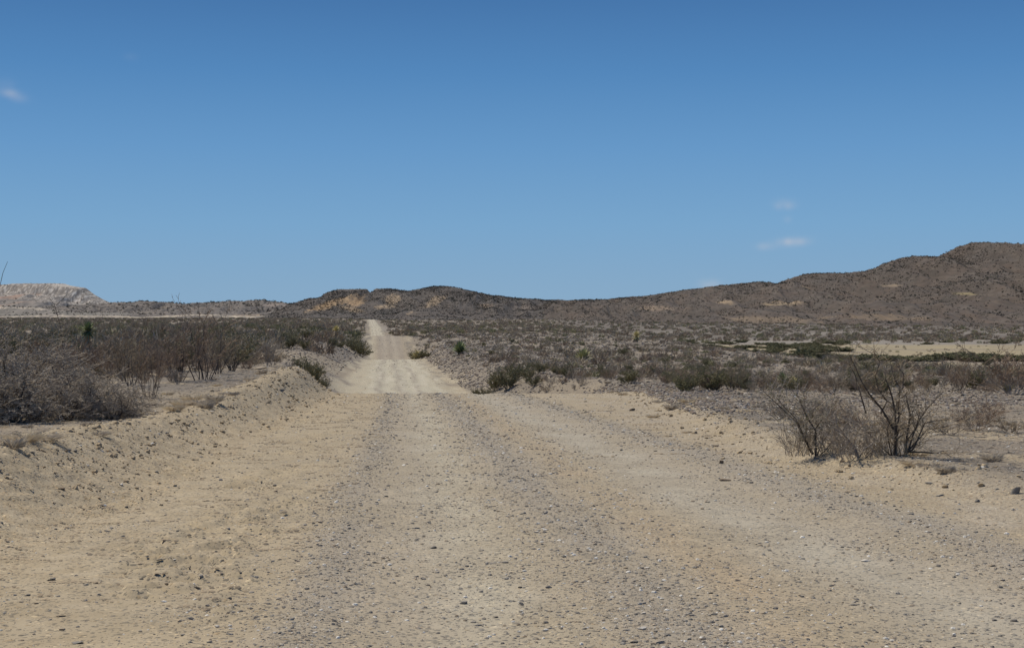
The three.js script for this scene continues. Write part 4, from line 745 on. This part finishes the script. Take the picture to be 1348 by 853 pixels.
// ---------------------------------------------------------------- far scrub that reads as one mass
function tuftBall(seed, n, flat, leaf, wide) { const r = rng(seed), T = new Tris(); for (let i = 0; i < n; i++) { const a = r() * 6.28, e = Math.asin(r() * 0.95), q = Math.cbrt(r()), p = V(Math.cos(a) * Math.cos(e) * q * 0.5, Math.sin(e) * q * flat, Math.sin(a) * Math.cos(e) * q * 0.5); leafTri(T, p, V(Math.cos(a) * 0.6 + r() - 0.5, 0.4 + r(), Math.sin(a) * 0.6 + r() - 0.5).normalize(), leaf * (0.6 + 0.8 * r()), r, wide); } return T.geo(); }
{
  const ball = tuftBall(91, 230, 0.75, 0.30, 0.07), r = rng(92), tones = [[0.33, 0.268, 0.185], [0.38, 0.32, 0.235], [0.29, 0.22, 0.155], [0.23, 0.215, 0.105]];
  const list = [];
  for (const q of [...rest.bare, ...rest.green]) { const s = q.s * 1.15; list.push({ x: q.x, d: q.d, y: height(q.x, q.d) - 0.05, sx: s * 1.25, sy: s, sz: s * 1.25, ry: q.k, t: q.kind === 'green' ? 3 : q.k % 3, v: r() }); }
  for (let k = 0; k < 16000; k++) {
    const d = 420 * Math.pow(1900 / 420, Math.pow(r(), 0.75)), x = (r() * 2 - 1) * 0.42 * d, u = x - roadX(d); if (Math.abs(u) < edgeL(d) + 2.5) continue;
    if (x > 40 && d < 480 && r() < 0.85) continue; if (r() > 0.62 + 0.7 * fbm(x * 0.012, d * 0.006, 3)) continue;
    const s = 0.9 + 0.9 * r(); list.push({ x, d, y: ground(x, d) - 0.05, sx: s * 1.5, sy: s, sz: s * 1.5, ry: r() * 6, t: r() < 0.2 ? 3 : Math.floor(r() * 3), v: r() });
  }
  for (let k = 0; k < 5200; k++) {                               // low grey brush on the stony flat
    const d = 88 * Math.pow(460 / 88, r()), x = roadX(d) + 5 + r() * (0.36 * d + 20), u = x - roadX(d); if (u < edgeR(d) + 3 || x > 0.42 * d || (x > 36 && d > 150 && r() < 0.7)) continue;
    if (r() > 0.5 + 0.9 * fbm(x * 0.05, d * 0.03, 3)) continue;
    const s = 0.3 + 0.45 * r() * r(); list.push({ x, d, y: height(x, d) - 0.03, sx: s * 1.5, sy: s, sz: s * 1.5, ry: r() * 6, t: r() < 0.25 ? 3 : Math.floor(r() * 3), v: r() });
  }
  instances('distant_scrub', 'far scrub covering the plain towards the hills', 'scrub', ball, M.scrub, list, (s) => { const k = 0.75 + 0.5 * s.v, t = tones[s.t]; return [t[0] * k, t[1] * k, t[2] * k]; });
  const hs = [];
  const cover = (H, n, v0, v1, size, dens, dark) => { for (let k = 0; k < n; k++) { const x = H.x0 + (H.x1 - H.x0) * r(), v = v0 + (v1 - v0) * Math.sqrt(r()), s = H.surf(x, v); if (Math.abs(x) > 0.42 * s[2]) continue; if (r() > dens + 0.8 * fbm(x / 70 + 4, s[2] / 120, 3)) continue; const z = size * (0.5 + 1.3 * r() * r() * r()); hs.push({ x, y: s[1] - 0.2, d: s[2], sx: z * 1.3, sy: z, sz: z * 1.3, ry: r() * 6, t: r() < dark ? 3 : 2, v: r() }); } };
  cover(hillR, 120000, 0.02, 1.03, 1.05, 0.5, 0.5); cover(hillC, 75000, 0.02, 1.02, 1.25, 0.46, 0.4); cover(hillL, 5000, 0.05, 1.0, 3.0, 0.5, 0.4); cover(mesa, 1500, 0.05, 0.98, 3.2, 0.35, 0.5); cover(bluff2, 1500, 0.05, 1.0, 2.4, 0.5, 0.5);
  const dk = [[0.14, 0.115, 0.09], [0.15, 0.12, 0.095], [0.165, 0.13, 0.10], [0.115, 0.11, 0.07]];
  instances('hillside_scrub', 'dark scrub dotting the hillsides and skyline', 'scrub', tuftBall(93, 40, 0.8, 0.36), M.scrub, hs, (s) => { const k = 0.75 + 0.5 * s.v, t = dk[s.t]; return [t[0] * k, t[1] * k, t[2] * k]; });
  console.log('scrub', list.length, hs.length);
}

renderer.render(scene, camera);
